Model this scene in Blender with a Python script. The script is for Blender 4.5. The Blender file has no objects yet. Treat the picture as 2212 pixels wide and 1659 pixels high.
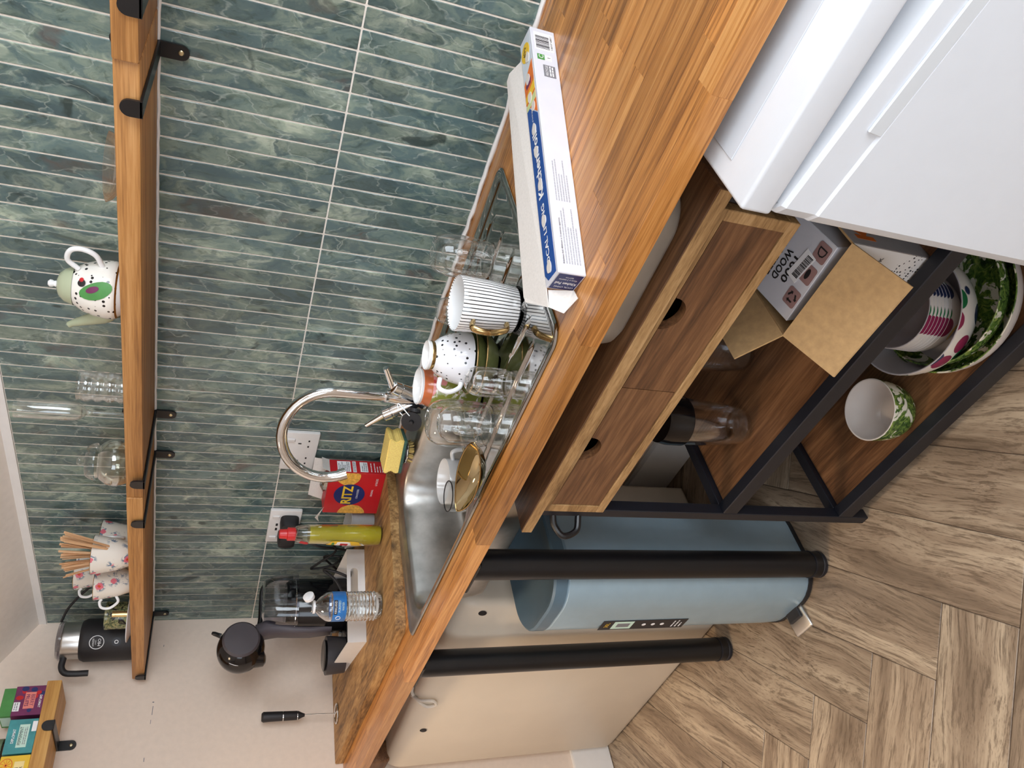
import bpy, bmesh, math, random
from mathutils import Vector, Matrix
random.seed(11)
S = bpy.context.scene
COL = S.collection
PI = math.pi

# ------------------------------------------------------------------ camera
FPX = 1615.67
cam_d = bpy.data.cameras.new('camera'); cam = bpy.data.objects.new('camera', cam_d); COL.objects.link(cam)
CR = ((0.31716161, -0.19177856, -0.92877850), (-0.68830936, -0.72026293, -0.08632232), (-0.65240995, 0.66666506, -0.36044273))
m = Matrix.Identity(4)
for i in range(3):
    m[i][0] = CR[0][i]; m[i][1] = -CR[1][i]; m[i][2] = -CR[2][i]
m[0][3], m[1][3], m[2][3] = 2.44406, -1.26978, 1.34302
cam.matrix_world = m
cam_d.sensor_fit = 'HORIZONTAL'; cam_d.sensor_width = 36.0; cam_d.lens = FPX / 2212.0 * 36.0
cam_d.clip_start = 0.02; cam_d.clip_end = 60
S.camera = cam

# ------------------------------------------------------------------ world, lights, exposure
S.view_settings.view_transform = 'Standard'; S.view_settings.look = 'None'
S.view_settings.gamma = 1.0; S.view_settings.use_curve_mapping = False
S.view_settings.exposure = 0.0
S.cycles.use_denoising = True
S.cycles.max_bounces = 8; S.cycles.diffuse_bounces = 4; S.cycles.glossy_bounces = 4; S.cycles.use_adaptive_sampling = True; S.cycles.adaptive_threshold = 0.10; S.cycles.adaptive_min_samples = 16
S.cycles.transmission_bounces = 6; S.cycles.transparent_max_bounces = 20
S.cycles.sample_clamp_indirect = 6.0; S.cycles.caustics_refractive = False; S.cycles.caustics_reflective = False
w = bpy.data.worlds.new('sky'); S.world = w; w.use_nodes = True
w.node_tree.nodes['Background'].inputs[0].default_value = (0.80, 0.90, 1.0, 1)
w.node_tree.nodes['Background'].inputs[1].default_value = 1.5

def area(name, loc, target, sx, sy, power, col):
    d = bpy.data.lights.new(name, 'AREA'); d.shape = 'RECTANGLE'; d.size = sx; d.size_y = sy
    d.energy = power; d.color = col
    o = bpy.data.objects.new(name, d); COL.objects.link(o); o.location = loc
    o.rotation_euler = (Vector(target) - Vector(loc)).to_track_quat('-Z', 'Y').to_euler()
    return o
area('daylight_window_rear', (2.75, -3.36, 1.55), (2.75, 0, 1.45), 1.5, 1.35, 24, (0.78, 0.88, 1.0))
area('daylight_window_side', (3.56, -1.00, 1.60), (0, -1.00, 1.20), 1.3, 1.2, 47, (0.84, 0.92, 1.0))

# ------------------------------------------------------------------ helpers
def L(c):
    return tuple(((x / 12.92) if x <= 0.04045 else ((x + 0.055) / 1.055) ** 2.4) for x in c)
def rgb(r, g, b): return L((r / 255.0, g / 255.0, b / 255.0)) + (1,)

class N:
    """tiny node-tree helper"""
    def __init__(s, name):
        s.m = bpy.data.materials.new(name); s.m.use_nodes = True
        s.t = s.m.node_tree; s.n = s.t.nodes; s.b = s.n['Principled BSDF']
    def add(s, kind, **kw):
        x = s.n.new(kind)
        for k, v in kw.items(): setattr(x, k, v)
        return x
    def lk(s, a, b): s.t.links.new(a, b)
    def math(s, op, a, b=None, c=None):
        x = s.add('ShaderNodeMath', operation=op)
        for i, v in enumerate((a, b, c)):
            if v is None: continue
            if isinstance(v, (int, float)): x.inputs[i].default_value = v
            else: s.lk(v, x.inputs[i])
        return x.outputs[0]
    def ramp(s, fac, stops, interp='LINEAR'):
        x = s.add('ShaderNodeValToRGB'); x.color_ramp.interpolation = interp
        e = x.color_ramp.elements
        while len(e) < len(stops): e.new(0.5)
        for el, (p, c) in zip(e, stops):
            el.position = p; el.color = c
        s.lk(fac, x.inputs[0]); return x.outputs[0]
    def mix(s, fac, a, b, mode='MIX'):
        x = s.add('ShaderNodeMix', data_type='RGBA', blend_type=mode)
        for i, v in ((0, fac), (6, a), (7, b)):
            if isinstance(v, (int, float)): x.inputs[i].default_value = v
            elif isinstance(v, tuple): x.inputs[i].default_value = v
            else: s.lk(v, x.inputs[i])
        return x.outputs[2]
    def coords(s, scale=(1, 1, 1), rnd=0.0, rot=(0, 0, 0), kind='Object'):
        tc = s.add('ShaderNodeTexCoord'); mp = s.add('ShaderNodeMapping')
        mp.inputs['Scale'].default_value = scale; mp.inputs['Rotation'].default_value = rot
        s.lk(tc.outputs[kind], mp.inputs[0])
        if rnd:
            oi = s.add('ShaderNodeObjectInfo'); v = s.math('MULTIPLY', oi.outputs['Random'], rnd)
            cb = s.add('ShaderNodeCombineXYZ')
            s.lk(v, cb.inputs[0]); s.lk(s.math('MULTIPLY', v, 1.7), cb.inputs[1]); s.lk(s.math('MULTIPLY', v, 2.3), cb.inputs[2])
            s.lk(cb.outputs[0], mp.inputs['Location'])
        return mp.outputs[0]
    def noise(s, vec, scale, detail=4, rough=0.55, dist=0.0):
        x = s.add('ShaderNodeTexNoise'); x.inputs['Scale'].default_value = scale
        x.inputs['Detail'].default_value = detail; x.inputs['Roughness'].default_value = rough
        x.inputs['Distortion'].default_value = dist; s.lk(vec, x.inputs['Vector']); return x.outputs['Fac']
    def voro(s, vec, scale, feature='F1', rnd=1.0):
        x = s.add('ShaderNodeTexVoronoi', feature=feature); x.inputs['Scale'].default_value = scale
        x.inputs['Randomness'].default_value = rnd; s.lk(vec, x.inputs['Vector']); return x
    def bump(s, h, strength, dist=0.002):
        x = s.add('ShaderNodeBump'); x.inputs['Strength'].default_value = strength; x.inputs['Distance'].default_value = dist
        s.lk(h, x.inputs['Height']); s.lk(x.outputs[0], s.b.inputs['Normal'])
    def col(s, c):
        if isinstance(c, tuple): s.b.inputs['Base Color'].default_value = c
        else: s.lk(c, s.b.inputs['Base Color'])
    def set(s, rough=None, metal=None, **kw):
        if rough is not None: s.b.inputs['Roughness'].default_value = rough
        if metal is not None: s.b.inputs['Metallic'].default_value = metal
        for k, v in kw.items(): s.b.inputs[k].default_value = v
        return s

def plain(name, c, rough=0.5, metal=0.0, mottled=0.06, sc=30, bump=0.0, coat=0.0):
    """painted / plastic / metal surface with a faint procedural mottling"""
    n = N(name); v = n.coords()
    f = n.noise(v, sc, 3)
    lo = tuple(max(0, x * (1 - mottled)) for x in c[:3]) + (1,); hi = tuple(min(1, x * (1 + mottled)) for x in c[:3]) + (1,)
    n.col(n.ramp(f, [(0.3, lo), (0.7, hi)])); n.set(rough, metal)
    if coat: n.set(**{'Coat Weight': coat, 'Coat Roughness': 0.05})
    if bump: n.bump(f, bump)
    return n.m

def wood(name, dark, mid, light, axis=0, grain=38.0, rough=0.42, tone=0.35, rnd=20.0, stretch=0.045, knots=0.0, bump=0.12, coat=0.0):
    n = N(name)
    sc = [1.0, 1.0, 1.0]; sc[axis] = stretch
    v = n.coords(tuple(sc), rnd)
    a = n.noise(v, grain * 0.6, 6, 0.6, 0.9); b = n.noise(v, grain * 4.5, 5, 0.65, 0.3); g = n.noise(v, grain * 9.0, 2, 0.5)
    f = n.math('ADD', n.math('MULTIPLY', a, 0.55), n.math('ADD', n.math('MULTIPLY', b, 0.33), n.math('MULTIPLY', g, 0.12)))
    c = n.ramp(f, [(0.38, dark), (0.5, mid), (0.62, light)])
    if knots:
        sk = [1.0, 1.0, 1.0]; sk[axis] = 0.45
        vk = n.coords(tuple(sk), rnd)
        k = n.voro(vk, knots).outputs['Distance']
        c = n.mix(n.ramp(k, [(0.05, (1, 1, 1, 1)), (0.11, (0, 0, 0, 1))]), c, tuple(x * 0.45 for x in dark[:3]) + (1,))
    oi = n.add('ShaderNodeObjectInfo')
    t = n.math('ADD', 1.0 - tone / 2, n.math('MULTIPLY', oi.outputs['Random'], tone))
    cb = n.add('ShaderNodeCombineColor')
    for i in range(3): n.lk(t, cb.inputs[i])
    n.col(n.mix(1.0, c, cb.outputs[0], 'MULTIPLY')); n.set(rough)
    if coat: n.set(**{'Coat Weight': coat, 'Coat Roughness': 0.18})
    n.bump(f, bump, 0.001)
    return n.m

def thin_glass(name, tint=(0.988, 0.993, 0.992, 1), ior=1.5, rough=0.01, boost=1.0):
    n = N(name); n.n.remove(n.b)
    tr = n.add('ShaderNodeBsdfTransparent'); tr.inputs[0].default_value = tint
    gl = n.add('ShaderNodeBsdfGlossy'); gl.inputs['Roughness'].default_value = rough; gl.inputs[0].default_value = (1, 1, 1, 1)
    fr = n.add('ShaderNodeLayerWeight'); fr.inputs[0].default_value = 0.5
    mx = n.add('ShaderNodeMixShader')
    n.lk(n.math('MINIMUM', n.math('MULTIPLY', n.math('ADD', n.math('POWER', fr.outputs['Facing'], 2.2), 0.05), boost), 0.9), mx.inputs[0])
    n.lk(tr.outputs[0], mx.inputs[1]); n.lk(gl.outputs[0], mx.inputs[2])
    n.lk(mx.outputs[0], n.n['Material Output'].inputs[0])
    return n.m

# ---- mesh builders: everything is appended to a bmesh
def B(): return bmesh.new()
def _xf(bm, vs, M):
    if M is not None: bmesh.ops.transform(bm, matrix=M, verts=vs)
def box(bm, x0, x1, y0, y1, z0, z1, bev=0.0, seg=2, M=None):
    t = bmesh.new()
    r = bmesh.ops.create_cube(t, size=1.0)
    for v in r['verts']:
        v.co = Vector(((x0 + x1) / 2 + v.co.x * (x1 - x0), (y0 + y1) / 2 + v.co.y * (y1 - y0), (z0 + z1) / 2 + v.co.z * (z1 - z0)))
    if bev: bmesh.ops.bevel(t, geom=list(t.edges), offset=bev, segments=seg, profile=0.5, affect='EDGES')
    if M is not None: t.transform(M)
    merge(bm, t)
def merge(bm, t):
    me = bpy.data.meshes.new('tmp'); t.to_mesh(me); t.free(); bm.from_mesh(me); bpy.data.meshes.remove(me)
def loft(bm, rings, cap0=True, cap1=True, closed=False, M=None):
    rows = [[bm.verts.new(p) for p in r] for r in rings]
    n = len(rings[0]); k = len(rows)
    for i in range(k if closed else k - 1):
        a, b = rows[i], rows[(i + 1) % k]
        for j in range(n):
            bm.faces.new((a[j], a[(j + 1) % n], b[(j + 1) % n], b[j]))
    if not closed:
        if cap0: bm.faces.new(list(reversed(rows[0])))
        if cap1: bm.faces.new(rows[-1])
    if M is not None: _xf(bm, [v for r in rows for v in r], M)
def lathe(bm, prof, n=32, c=(0, 0), M=None):
    """profile [(r,z)...]; r==0 ends are closed with a fan"""
    rows = []
    for r, z in prof:
        if r <= 1e-6: rows.append([bm.verts.new((c[0], c[1], z))])
        else: rows.append([bm.verts.new((c[0] + r * math.cos(2 * PI * j / n), c[1] + r * math.sin(2 * PI * j / n), z)) for j in range(n)])
    for a, b in zip(rows, rows[1:]):
        for j in range(n):
            k = (j + 1) % n
            if len(a) == 1 and len(b) == 1: break
            if len(a) == 1: bm.faces.new((a[0], b[k], b[j]))
            elif len(b) == 1: bm.faces.new((a[j], a[k], b[0]))
            else: bm.faces.new((a[j], a[k], b[k], b[j]))
    if M is not None: _xf(bm, [v for r in rows for v in r], M)
def tube(bm, pts, r, n=10, cap=True, closed=False, M=None, flat=1.0):
    pts = [Vector(p) for p in pts]; k = len(pts)
    rad = r if isinstance(r, (list, tuple)) else [r] * k
    rings = []; up = None
    for i, p in enumerate(pts):
        a = pts[(i - 1) % k] if (closed or i > 0) else p
        b = pts[(i + 1) % k] if (closed or i < k - 1) else p
        t = (b - a).normalized()
        if up is None:
            up = Vector((0, 0, 1)) if abs(t.z) < 0.9 else Vector((1, 0, 0))
        s = t.cross(up).normalized(); up = s.cross(t).normalized()
        rings.append([p + (s * math.cos(2 * PI * j / n) + up * flat * math.sin(2 * PI * j / n)) * rad[i] for j in range(n)])
    loft(bm, rings, cap, cap, closed, M)
def prism(bm, poly, z0, z1, M=None):
    a = [bm.verts.new((x, y, z0)) for x, y in poly]; b = [bm.verts.new((x, y, z1)) for x, y in poly]
    n = len(poly)
    for j in range(n): bm.faces.new((a[j], a[(j + 1) % n], b[(j + 1) % n], b[j]))
    bm.faces.new(list(reversed(a))); bm.faces.new(b)
    _xf(bm, a + b, M)
def rrect(cx, cy, w, d, r, seg=6):
    out = []
    for sx, sy, a0 in ((1, 1, 0), (-1, 1, 90), (-1, -1, 180), (1, -1, 270)):
        for i in range(seg + 1):
            a = math.radians(a0 + 90.0 * i / seg)
            out.append((cx + sx * (w / 2 - r) + r * math.cos(a), cy + sy * (d / 2 - r) + r * math.sin(a)))
    return out
def ell(cx, cy, a, b, n=28): return [(cx + a * math.cos(2 * PI * i / n), cy + b * math.sin(2 * PI * i / n)) for i in range(n)]
def bez(pts, n=10):
    """Catmull-Rom through pts"""
    P = [Vector(p) for p in pts]; P = [P[0] * 2 - P[1]] + P + [P[-1] * 2 - P[-2]]; out = []
    for i in range(1, len(P) - 2):
        for k in range(n):
            t = k / n
            out.append(0.5 * ((2 * P[i]) + (P[i + 1] - P[i - 1]) * t + (2 * P[i - 1] - 5 * P[i] + 4 * P[i + 1] - P[i + 2]) * t * t + (3 * P[i] - P[i - 1] - 3 * P[i + 1] + P[i + 2]) * t ** 3))
    out.append(P[-2]); return out

def obj(name, bm, mat, parent=None, angle=35, loc=None, rz=None, recalc=True):
    if recalc: bmesh.ops.recalc_face_normals(bm, faces=bm.faces)
    me = bpy.data.meshes.new(name); bm.to_mesh(me); bm.free()
    me.materials.append(mat)
    if angle is not None:
        me.shade_smooth(); me.set_sharp_from_angle(angle=math.radians(angle))
    o = bpy.data.objects.new(name, me); COL.objects.link(o)
    if parent is not None: o.parent = parent
    if loc is not None: o.location = loc
    if rz is not None: o.rotation_euler = (0, 0, rz)
    return o
def inst(name, src, parent=None, loc=None):
    o = bpy.data.objects.new(name, src.data); COL.objects.link(o)
    if parent is not None: o.parent = parent
    if loc is not None: o.location = loc
    return o
def tag(o, label, cat, group=None):
    o['label'] = label; o['category'] = cat
    if group: o['group'] = group
    return o
def thing(name, label, cat, loc=(0, 0, 0), rz=0.0, group=None):
    o = bpy.data.objects.new(name, None); COL.objects.link(o); o.empty_display_size = 0.05
    o.location = loc; o.rotation_euler = (0, 0, rz)
    return tag(o, label, cat, group)
def structure(o):
    o['kind'] = 'structure'; return o
def dup(root, loc, rz, label):
    r = root.copy(); COL.objects.link(r); r.location = loc; r.rotation_euler = (0, 0, rz); r['label'] = label
    for ch in list(root.children):
        c = ch.copy(); COL.objects.link(c); c.parent = r
        for g in list(ch.children):
            d = g.copy(); COL.objects.link(d); d.parent = c
    return r
def frame(o, right, up):
    r = Vector(right).normalized(); u = Vector(up); u = (u - r * u.dot(r)).normalized(); n = r.cross(u)
    M = Matrix.Identity(4)
    for i in range(3): M[i][0] = r[i]; M[i][1] = u[i]; M[i][2] = n[i]; M[i][3] = o[i]
    return M
def decal(name, poly, M, mat, parent, lift=0.0004):
    """flat print: a thin slip on a face; poly in the face's own (right, up) metres"""
    bm = B(); prism(bm, poly, lift * 0.3, lift, M); return obj(name, bm, mat, parent, angle=None)
def rect(x0, x1, y0, y1): return [(x0, y0), (x1, y0), (x1, y1), (x0, y1)]
_depsg = None
def text(body, M, mat, parent, w=None, h=None, x=0.0, y=0.0, lift=0.0008, name='lettering', bold=0.0):
    cu = bpy.data.curves.new('t', 'FONT'); cu.body = body; cu.resolution_u = 2; cu.offset = bold
    to = bpy.data.objects.new('t', cu); COL.objects.link(to)
    bpy.context.view_layer.update()
    me = bpy.data.meshes.new_from_object(to.evaluated_get(bpy.context.evaluated_depsgraph_get()))
    bpy.data.objects.remove(to); bpy.data.curves.remove(cu)
    xs = [v.co.x for v in me.vertices]; ys = [v.co.y for v in me.vertices]
    bw, bh = max(xs) - min(xs), max(ys) - min(ys); cx, cy = (max(xs) + min(xs)) / 2, (max(ys) + min(ys)) / 2
    sx = (w / bw) if w else None; sy = (h / bh) if h else None
    sx = sx or sy; sy = sy or sx
    for v in me.vertices: v.co = M @ Vector(((v.co.x - cx) * sx + x, (v.co.y - cy) * sy + y, lift))
    me.materials.append(mat); me.name = name
    o = bpy.data.objects.new(name, me); COL.objects.link(o); o.parent = parent
    return o
def bars(M, mat, parent, x0, x1, ys, h, name='small_print', lift=0.0006):
    """lines of print too small to read"""
    bm = B()
    for i, yy in enumerate(ys):
        k = x0; rr = random.Random(i * 7 + 3)
        e = x1 - (x1 - x0) * rr.choice((0, .05, .2, .35))
        while k < e:
            wd = rr.uniform(1.5, 5) * h; prism(bm, rect(k, min(k + wd, e), yy, yy + h), lift * .5, lift, M); k += wd + h * .8
    return obj(name, bm, mat, parent, angle=None)

# ------------------------------------------------------------------ materials
M_ = {}
n = N('marbled_green_tile')
v0 = n.coords((1, 1, 0.55), 40.0)
wn = n.add('ShaderNodeTexNoise'); wn.inputs['Scale'].default_value = 16; wn.inputs['Detail'].default_value = 4; n.lk(v0, wn.inputs['Vector'])
mm = n.add('ShaderNodeVectorMath', operation='MULTIPLY_ADD'); n.lk(wn.outputs['Color'], mm.inputs[0]); mm.inputs[1].default_value = (0.09, 0.09, 0.09); n.lk(v0, mm.inputs[2])
v = mm.outputs[0]
big = n.noise(v, 9, 6, 0.62, 0.8); sm = n.noise(v, 60, 5, 0.65, 0.4); st = n.noise(v, 24, 5, 0.6, 0.8)
base = n.ramp(big, [(0.30, rgb(56, 70, 72)), (0.43, rgb(86, 104, 102)), (0.53, rgb(112, 126, 116)), (0.62, rgb(144, 154, 140)), (0.74, rgb(176, 180, 166))])
base = n.mix(n.ramp(st, [(0.46, (0, 0, 0, 1)), (0.56, (0.7, 0.7, 0.7, 1))]), base, rgb(72, 92, 96))
vo = n.voro(v, 19); pc = n.add('ShaderNodeSeparateColor'); n.lk(vo.outputs['Color'], pc.inputs[0])
base = n.mix(0.55, base, n.mix(1.0, base, n.ramp(pc.outputs[0], [(0.0, (0.55, 0.6, 0.62, 1)), (1.0, (1.35, 1.35, 1.3, 1))]), 'MULTIPLY'))
cell = n.voro(v, 19, 'DISTANCE_TO_EDGE').outputs['Distance']
base = n.mix(n.math('MULTIPLY', n.ramp(cell, [(0.0, (0.9, 0.9, 0.9, 1)), (0.03, (0, 0, 0, 1))]), n.ramp(sm, [(0.42, (0, 0, 0, 1)), (0.6, (0.6, 0.6, 0.6, 1))])), base, rgb(178, 188, 178))
base = n.mix(n.ramp(sm, [(0.52, (0, 0, 0, 1)), (0.66, (0.5, 0.5, 0.5, 1))]), base, rgb(46, 62, 54))
br = n.noise(v, 8, 4, 0.6, 0.4)
base = n.mix(n.ramp(br, [(0.63, (0, 0, 0, 1)), (0.72, (0.75, 0.75, 0.75, 1))]), base, rgb(84, 72, 66))
dk = n.noise(v0, 13, 3, 0.5, 1.5)
base = n.mix(n.ramp(dk, [(0.66, (0, 0, 0, 1)), (0.72, (0.8, 0.8, 0.8, 1))]), base, rgb(36, 50, 48))
oi = n.add('ShaderNodeObjectInfo'); tv = n.math('ADD', 1.0, n.math('MULTIPLY', n.math('FRACT', n.math('MULTIPLY', oi.outputs['Random'], 7.31)), 0.42))
cb = n.add('ShaderNodeCombineColor')
for i in range(3): n.lk(tv, cb.inputs[i])
n.col(n.mix(1.0, base, cb.outputs[0], 'MULTIPLY')); n.set(0.16); n.bump(n.noise(v0, 9, 2), 0.05, 0.002)
M_['tile'] = n.m
M_['grout'] = plain('white_grout', rgb(226, 220, 210), 0.8, sc=120, mottled=0.1, bump=0.15)
M_['wall'] = plain('painted_plaster', rgb(228, 210, 194), 0.75, sc=60, mottled=0.03, bump=0.04)
M_['ceiling'] = plain('painted_ceiling', rgb(244, 236, 228), 0.8, sc=50, mottled=0.03)
M_['white'] = plain('white_gloss_paint', rgb(232, 230, 228), 0.4, mottled=0.02)
M_['top'] = wood('worktop_oiled_wood', rgb(118, 70, 30), rgb(184, 122, 60), rgb(212, 154, 90), 0, 55, 0.36, 0.42, stretch=0.035, coat=0.25)
M_['board'] = wood('mango_board_wood', rgb(92, 64, 34), rgb(158, 118, 70), rgb(196, 158, 104), 0, 26, 0.6, 0.0, stretch=0.14, knots=6)
M_['shelf'] = wood('pine_shelf_wood', rgb(140, 92, 48), rgb(182, 128, 70), rgb(208, 156, 98), 0, 60, 0.5, 0.18, stretch=0.03)
M_['teashelf'] = wood('pale_pine_wood', rgb(178, 128, 66), rgb(204, 154, 86), rgb(220, 174, 108), 1, 30, 0.5, 0.1, stretch=0.05)
M_['trolley'] = wood('stained_pine', rgb(74, 48, 30), rgb(112, 76, 48), rgb(142, 102, 68), 0, 34, 0.5, 0.2, stretch=0.06, knots=5)
M_['trolley_edge'] = wood('sawn_pine_edge', rgb(120, 88, 52), rgb(160, 124, 80), rgb(186, 150, 104), 0, 60, 0.6, 0.1, stretch=0.12)
n = N('oak_plank')
v = n.coords((0.07, 1, 1), 20.0)
wn = n.add('ShaderNodeTexNoise'); wn.inputs['Scale'].default_value = 5; wn.inputs['Detail'].default_value = 2
n.lk(n.coords((0.5, 1, 1), 20.0), wn.inputs['Vector'])
mm = n.add('ShaderNodeVectorMath', operation='MULTIPLY_ADD'); n.lk(wn.outputs['Color'], mm.inputs[0]); mm.inputs[1].default_value = (0.0, 0.10, 0.10); n.lk(v, mm.inputs[2])
vv = mm.outputs[0]
a = n.noise(vv, 16, 5, 0.6, 0.5); b_ = n.noise(vv, 130, 5, 0.7, 0.2); g_ = n.noise(vv, 420, 3, 0.6)
c = n.ramp(a, [(0.30, rgb(112, 95, 78)), (0.48, rgb(150, 131, 110)), (0.66, rgb(188, 170, 146))])
c = n.mix(n.ramp(b_, [(0.50, (0, 0, 0, 1)), (0.62, (0.75, 0.75, 0.75, 1))]), c, rgb(96, 80, 64))
c = n.mix(n.ramp(g_, [(0.55, (0, 0, 0, 1)), (0.70, (0.6, 0.6, 0.6, 1))]), c, rgb(84, 68, 54))
kd = n.voro(n.coords((0.5, 1, 1), 20.0), 2.6).outputs['Distance']
c = n.mix(n.ramp(kd, [(0.03, (0.8, 0.8, 0.8, 1)), (0.11, (0, 0, 0, 1))]), c, rgb(86, 68, 52))
oi = n.add('ShaderNodeObjectInfo'); t = n.math('ADD', 0.88, n.math('MULTIPLY', oi.outputs['Random'], 0.24)); cb = n.add('ShaderNodeCombineColor')
for i in range(3): n.lk(t, cb.inputs[i])
n.col(n.mix(1.0, c, cb.outputs[0], 'MULTIPLY')); n.set(0.42); n.bump(b_, 0.15, 0.001)
M_['lvt'] = n.m
M_['joint'] = plain('floor_joint', rgb(72, 56, 42), 0.9)
M_['black'] = plain('black_powder_coat', rgb(15, 15, 18), 0.36, mottled=0.1)
M_['blackgloss'] = plain('black_gloss_plastic', rgb(16, 15, 17), 0.12, mottled=0.05)
M_['blackmat'] = plain('black_matt_plastic', rgb(30, 28, 30), 0.55, mottled=0.1, sc=200)
M_['charcoal'] = plain('charcoal_frame', rgb(23, 25, 33), 0.45, mottled=0.08)
M_['steel'] = plain('brushed_steel', rgb(204, 202, 198), 0.30, 1.0, mottled=0.08, sc=18, bump=0.02)
M_['chrome'] = plain('chrome', rgb(226, 228, 230), 0.06, 1.0, mottled=0.01)
M_['gold'] = plain('gold_plate', rgb(182, 156, 108), 0.18, 1.0, mottled=0.05)
M_['brass'] = plain('screw_brass', rgb(206, 196, 160), 0.3, 1.0)
M_['porcelain'] = plain('white_porcelain', rgb(236, 236, 236), 0.12, mottled=0.015, coat=0.3)
M_['glass'] = thin_glass('clear_glass', boost=1.0)
M_['plasticclear'] = thin_glass('clear_plastic', (0.93, 0.94, 0.95, 1), 1.45, 0.06)
M_['frosted'] = plain('translucent_plastic', rgb(188, 190, 192), 0.4); 
M_['frosted'].node_tree.nodes['Principled BSDF'].inputs['Alpha'].default_value = 0.45
M_['smoke'] = thin_glass('smoked_plastic', (0.70, 0.70, 0.75, 1), 1.5, 0.05)
M_['appliance'] = plain('white_enamel', rgb(222, 226, 232), 0.32, mottled=0.01)
M_['cream'] = plain('cream_enamel', rgb(226, 214, 196), 0.42, mottled=0.03, sc=6)
M_['bin'] = plain('blue_grey_metal', rgb(160, 184, 198), 0.34, 0.35, mottled=0.03)
M_['binlid'] = plain('blue_grey_plastic', rgb(86, 108, 122), 0.38, mottled=0.03)
M_['card'] = plain('corrugated_card', rgb(190, 156, 110), 0.85, mottled=0.1, sc=90, bump=0.1)
M_['greycard'] = plain('grey_card', rgb(214, 208, 202), 0.85, mottled=0.05, sc=300)
M_['paper'] = plain('white_print_card', rgb(208, 209, 217), 0.5, mottled=0.02)
M_['ink'] = plain('black_ink', rgb(28, 26, 28), 0.6)
M_['greyink'] = plain('grey_ink', rgb(120, 120, 126), 0.6)
M_['paleink'] = plain('pale_grey_ink', rgb(168, 168, 176), 0.6)
M_['whiteink'] = plain('white_ink', rgb(238, 238, 240), 0.5, mottled=0.02)
M_['red'] = plain('red_print', rgb(190, 24, 34), 0.4, mottled=0.04)
M_['blue'] = plain('blue_print', rgb(20, 74, 150), 0.4, mottled=0.04)
M_['navy'] = plain('navy_print', rgb(28, 40, 96), 0.4, mottled=0.04)
M_['yellow'] = plain('yellow_print', rgb(232, 190, 50), 0.5, mottled=0.05)
M_['orange'] = plain('orange_print', rgb(226, 116, 40), 0.5, mottled=0.15)
M_['green'] = plain('green_print', rgb(74, 140, 70), 0.5, mottled=0.12)
M_['cracker'] = plain('cracker_print', rgb(222, 166, 70), 0.5, mottled=0.25, sc=160)
M_['purple'] = plain('purple_print', rgb(110, 36, 84), 0.5, mottled=0.1)
M_['pink'] = plain('pink_print', rgb(228, 132, 120), 0.5, mottled=0.1)
M_['teal'] = plain('teal_print', rgb(66, 146, 150), 0.45, mottled=0.25, sc=20)
M_['palegreen'] = plain('pale_green_print', rgb(196, 224, 210), 0.5, mottled=0.04)
M_['sage'] = plain('sage_glaze', rgb(172, 180, 150), 0.15, mottled=0.03, coat=0.3)
M_['oliveglaze'] = plain('olive_glaze', rgb(104, 108, 62), 0.2, mottled=0.2, sc=40)
M_['mauve'] = plain('mauve_print', rgb(150, 118, 116), 0.6, mottled=0.05)
M_['sponge'] = plain('yellow_sponge', rgb(255, 218, 126), 0.95, mottled=0.12, sc=260, bump=0.5)
M_['scour'] = plain('green_scourer', rgb(64, 96, 84), 0.95, mottled=0.3, sc=300, bump=0.6)
M_['bristle'] = plain('straw_bristle', rgb(206, 176, 104), 0.8)
M_['redcap'] = plain('red_cap_plastic', rgb(206, 44, 46), 0.3)
M_['stick'] = wood('birch_stick', rgb(190, 140, 98), rgb(214, 168, 124), rgb(228, 190, 150), 2, 60, 0.7, 0.2)
n = N('yellow_green_liquid'); n.col(n.ramp(n.noise(n.coords(), 14, 2), [(0.3, rgb(206, 192, 34)), (0.7, rgb(232, 220, 70))]))
n.set(0.08, **{'Transmission Weight': 0.45, 'IOR': 1.36}); M_['liquid'] = n.m
n = N('water'); n.col((0.95, 0.97, 0.97, 1)); n.set(0.02, **{'Transmission Weight': 1.0, 'IOR': 1.33}); M_['water'] = n.m

def dots(name, ground, ink, scale, r, rough=0.15, glaze=0.3):
    n = N(name); d = n.voro(n.coords(), scale, rnd=0.75).outputs['Distance']
    n.col(n.ramp(d, [(r, ink), (r + 0.03, ground)])); n.set(rough)
    if glaze: n.set(**{'Coat Weight': glaze})
    return n.m
M_['polka'] = dots('polka_dot_glaze', rgb(234, 234, 238), rgb(22, 24, 30), 100, 0.22)
def floral(name, ground, petals, leaf, heart, scale, a=0.22, b=0.36):
    """flower heads with hearts on leafy sprays over a plain ground"""
    n = N(name); v = n.coords()
    vo = n.voro(v, scale, rnd=0.6); d = vo.outputs['Distance']
    wob = n.math('ADD', d, n.math('MULTIPLY', n.math('SUBTRACT', n.noise(v, scale * 7, 2), 0.5), 0.22))
    lf = n.ramp(n.noise(v, scale * 2.2, 3, 0.6, 1.0), [(0.50, (0, 0, 0, 1)), (0.56, (1, 1, 1, 1))])
    near = n.ramp(d, [(b, (1, 1, 1, 1)), (b + 0.16, (0, 0, 0, 1))])
    c = n.mix(n.math('MULTIPLY', lf, near), ground, leaf)
    c = n.mix(n.ramp(wob, [(a, (1, 1, 1, 1)), (a + 0.04, (0, 0, 0, 1))]), c, petals)
    c = n.mix(n.ramp(wob, [(a * 0.45, (1, 1, 1, 1)), (a * 0.45 + 0.03, (0, 0, 0, 1))]), c, heart)
    n.col(c); n.set(0.15, **{'Coat Weight': 0.3}); return n.m
M_['rosecup'] = floral('rose_sprig_china', rgb(228, 222, 212), rgb(220, 112, 128), rgb(110, 130, 150), rgb(210, 74, 40), 30, 0.24, 0.34)
M_['flowermug'] = floral('pink_flower_china', rgb(134, 140, 56), rgb(226, 150, 150), rgb(232, 226, 214), rgb(196, 70, 66), 34, 0.42, 0.5)
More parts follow.
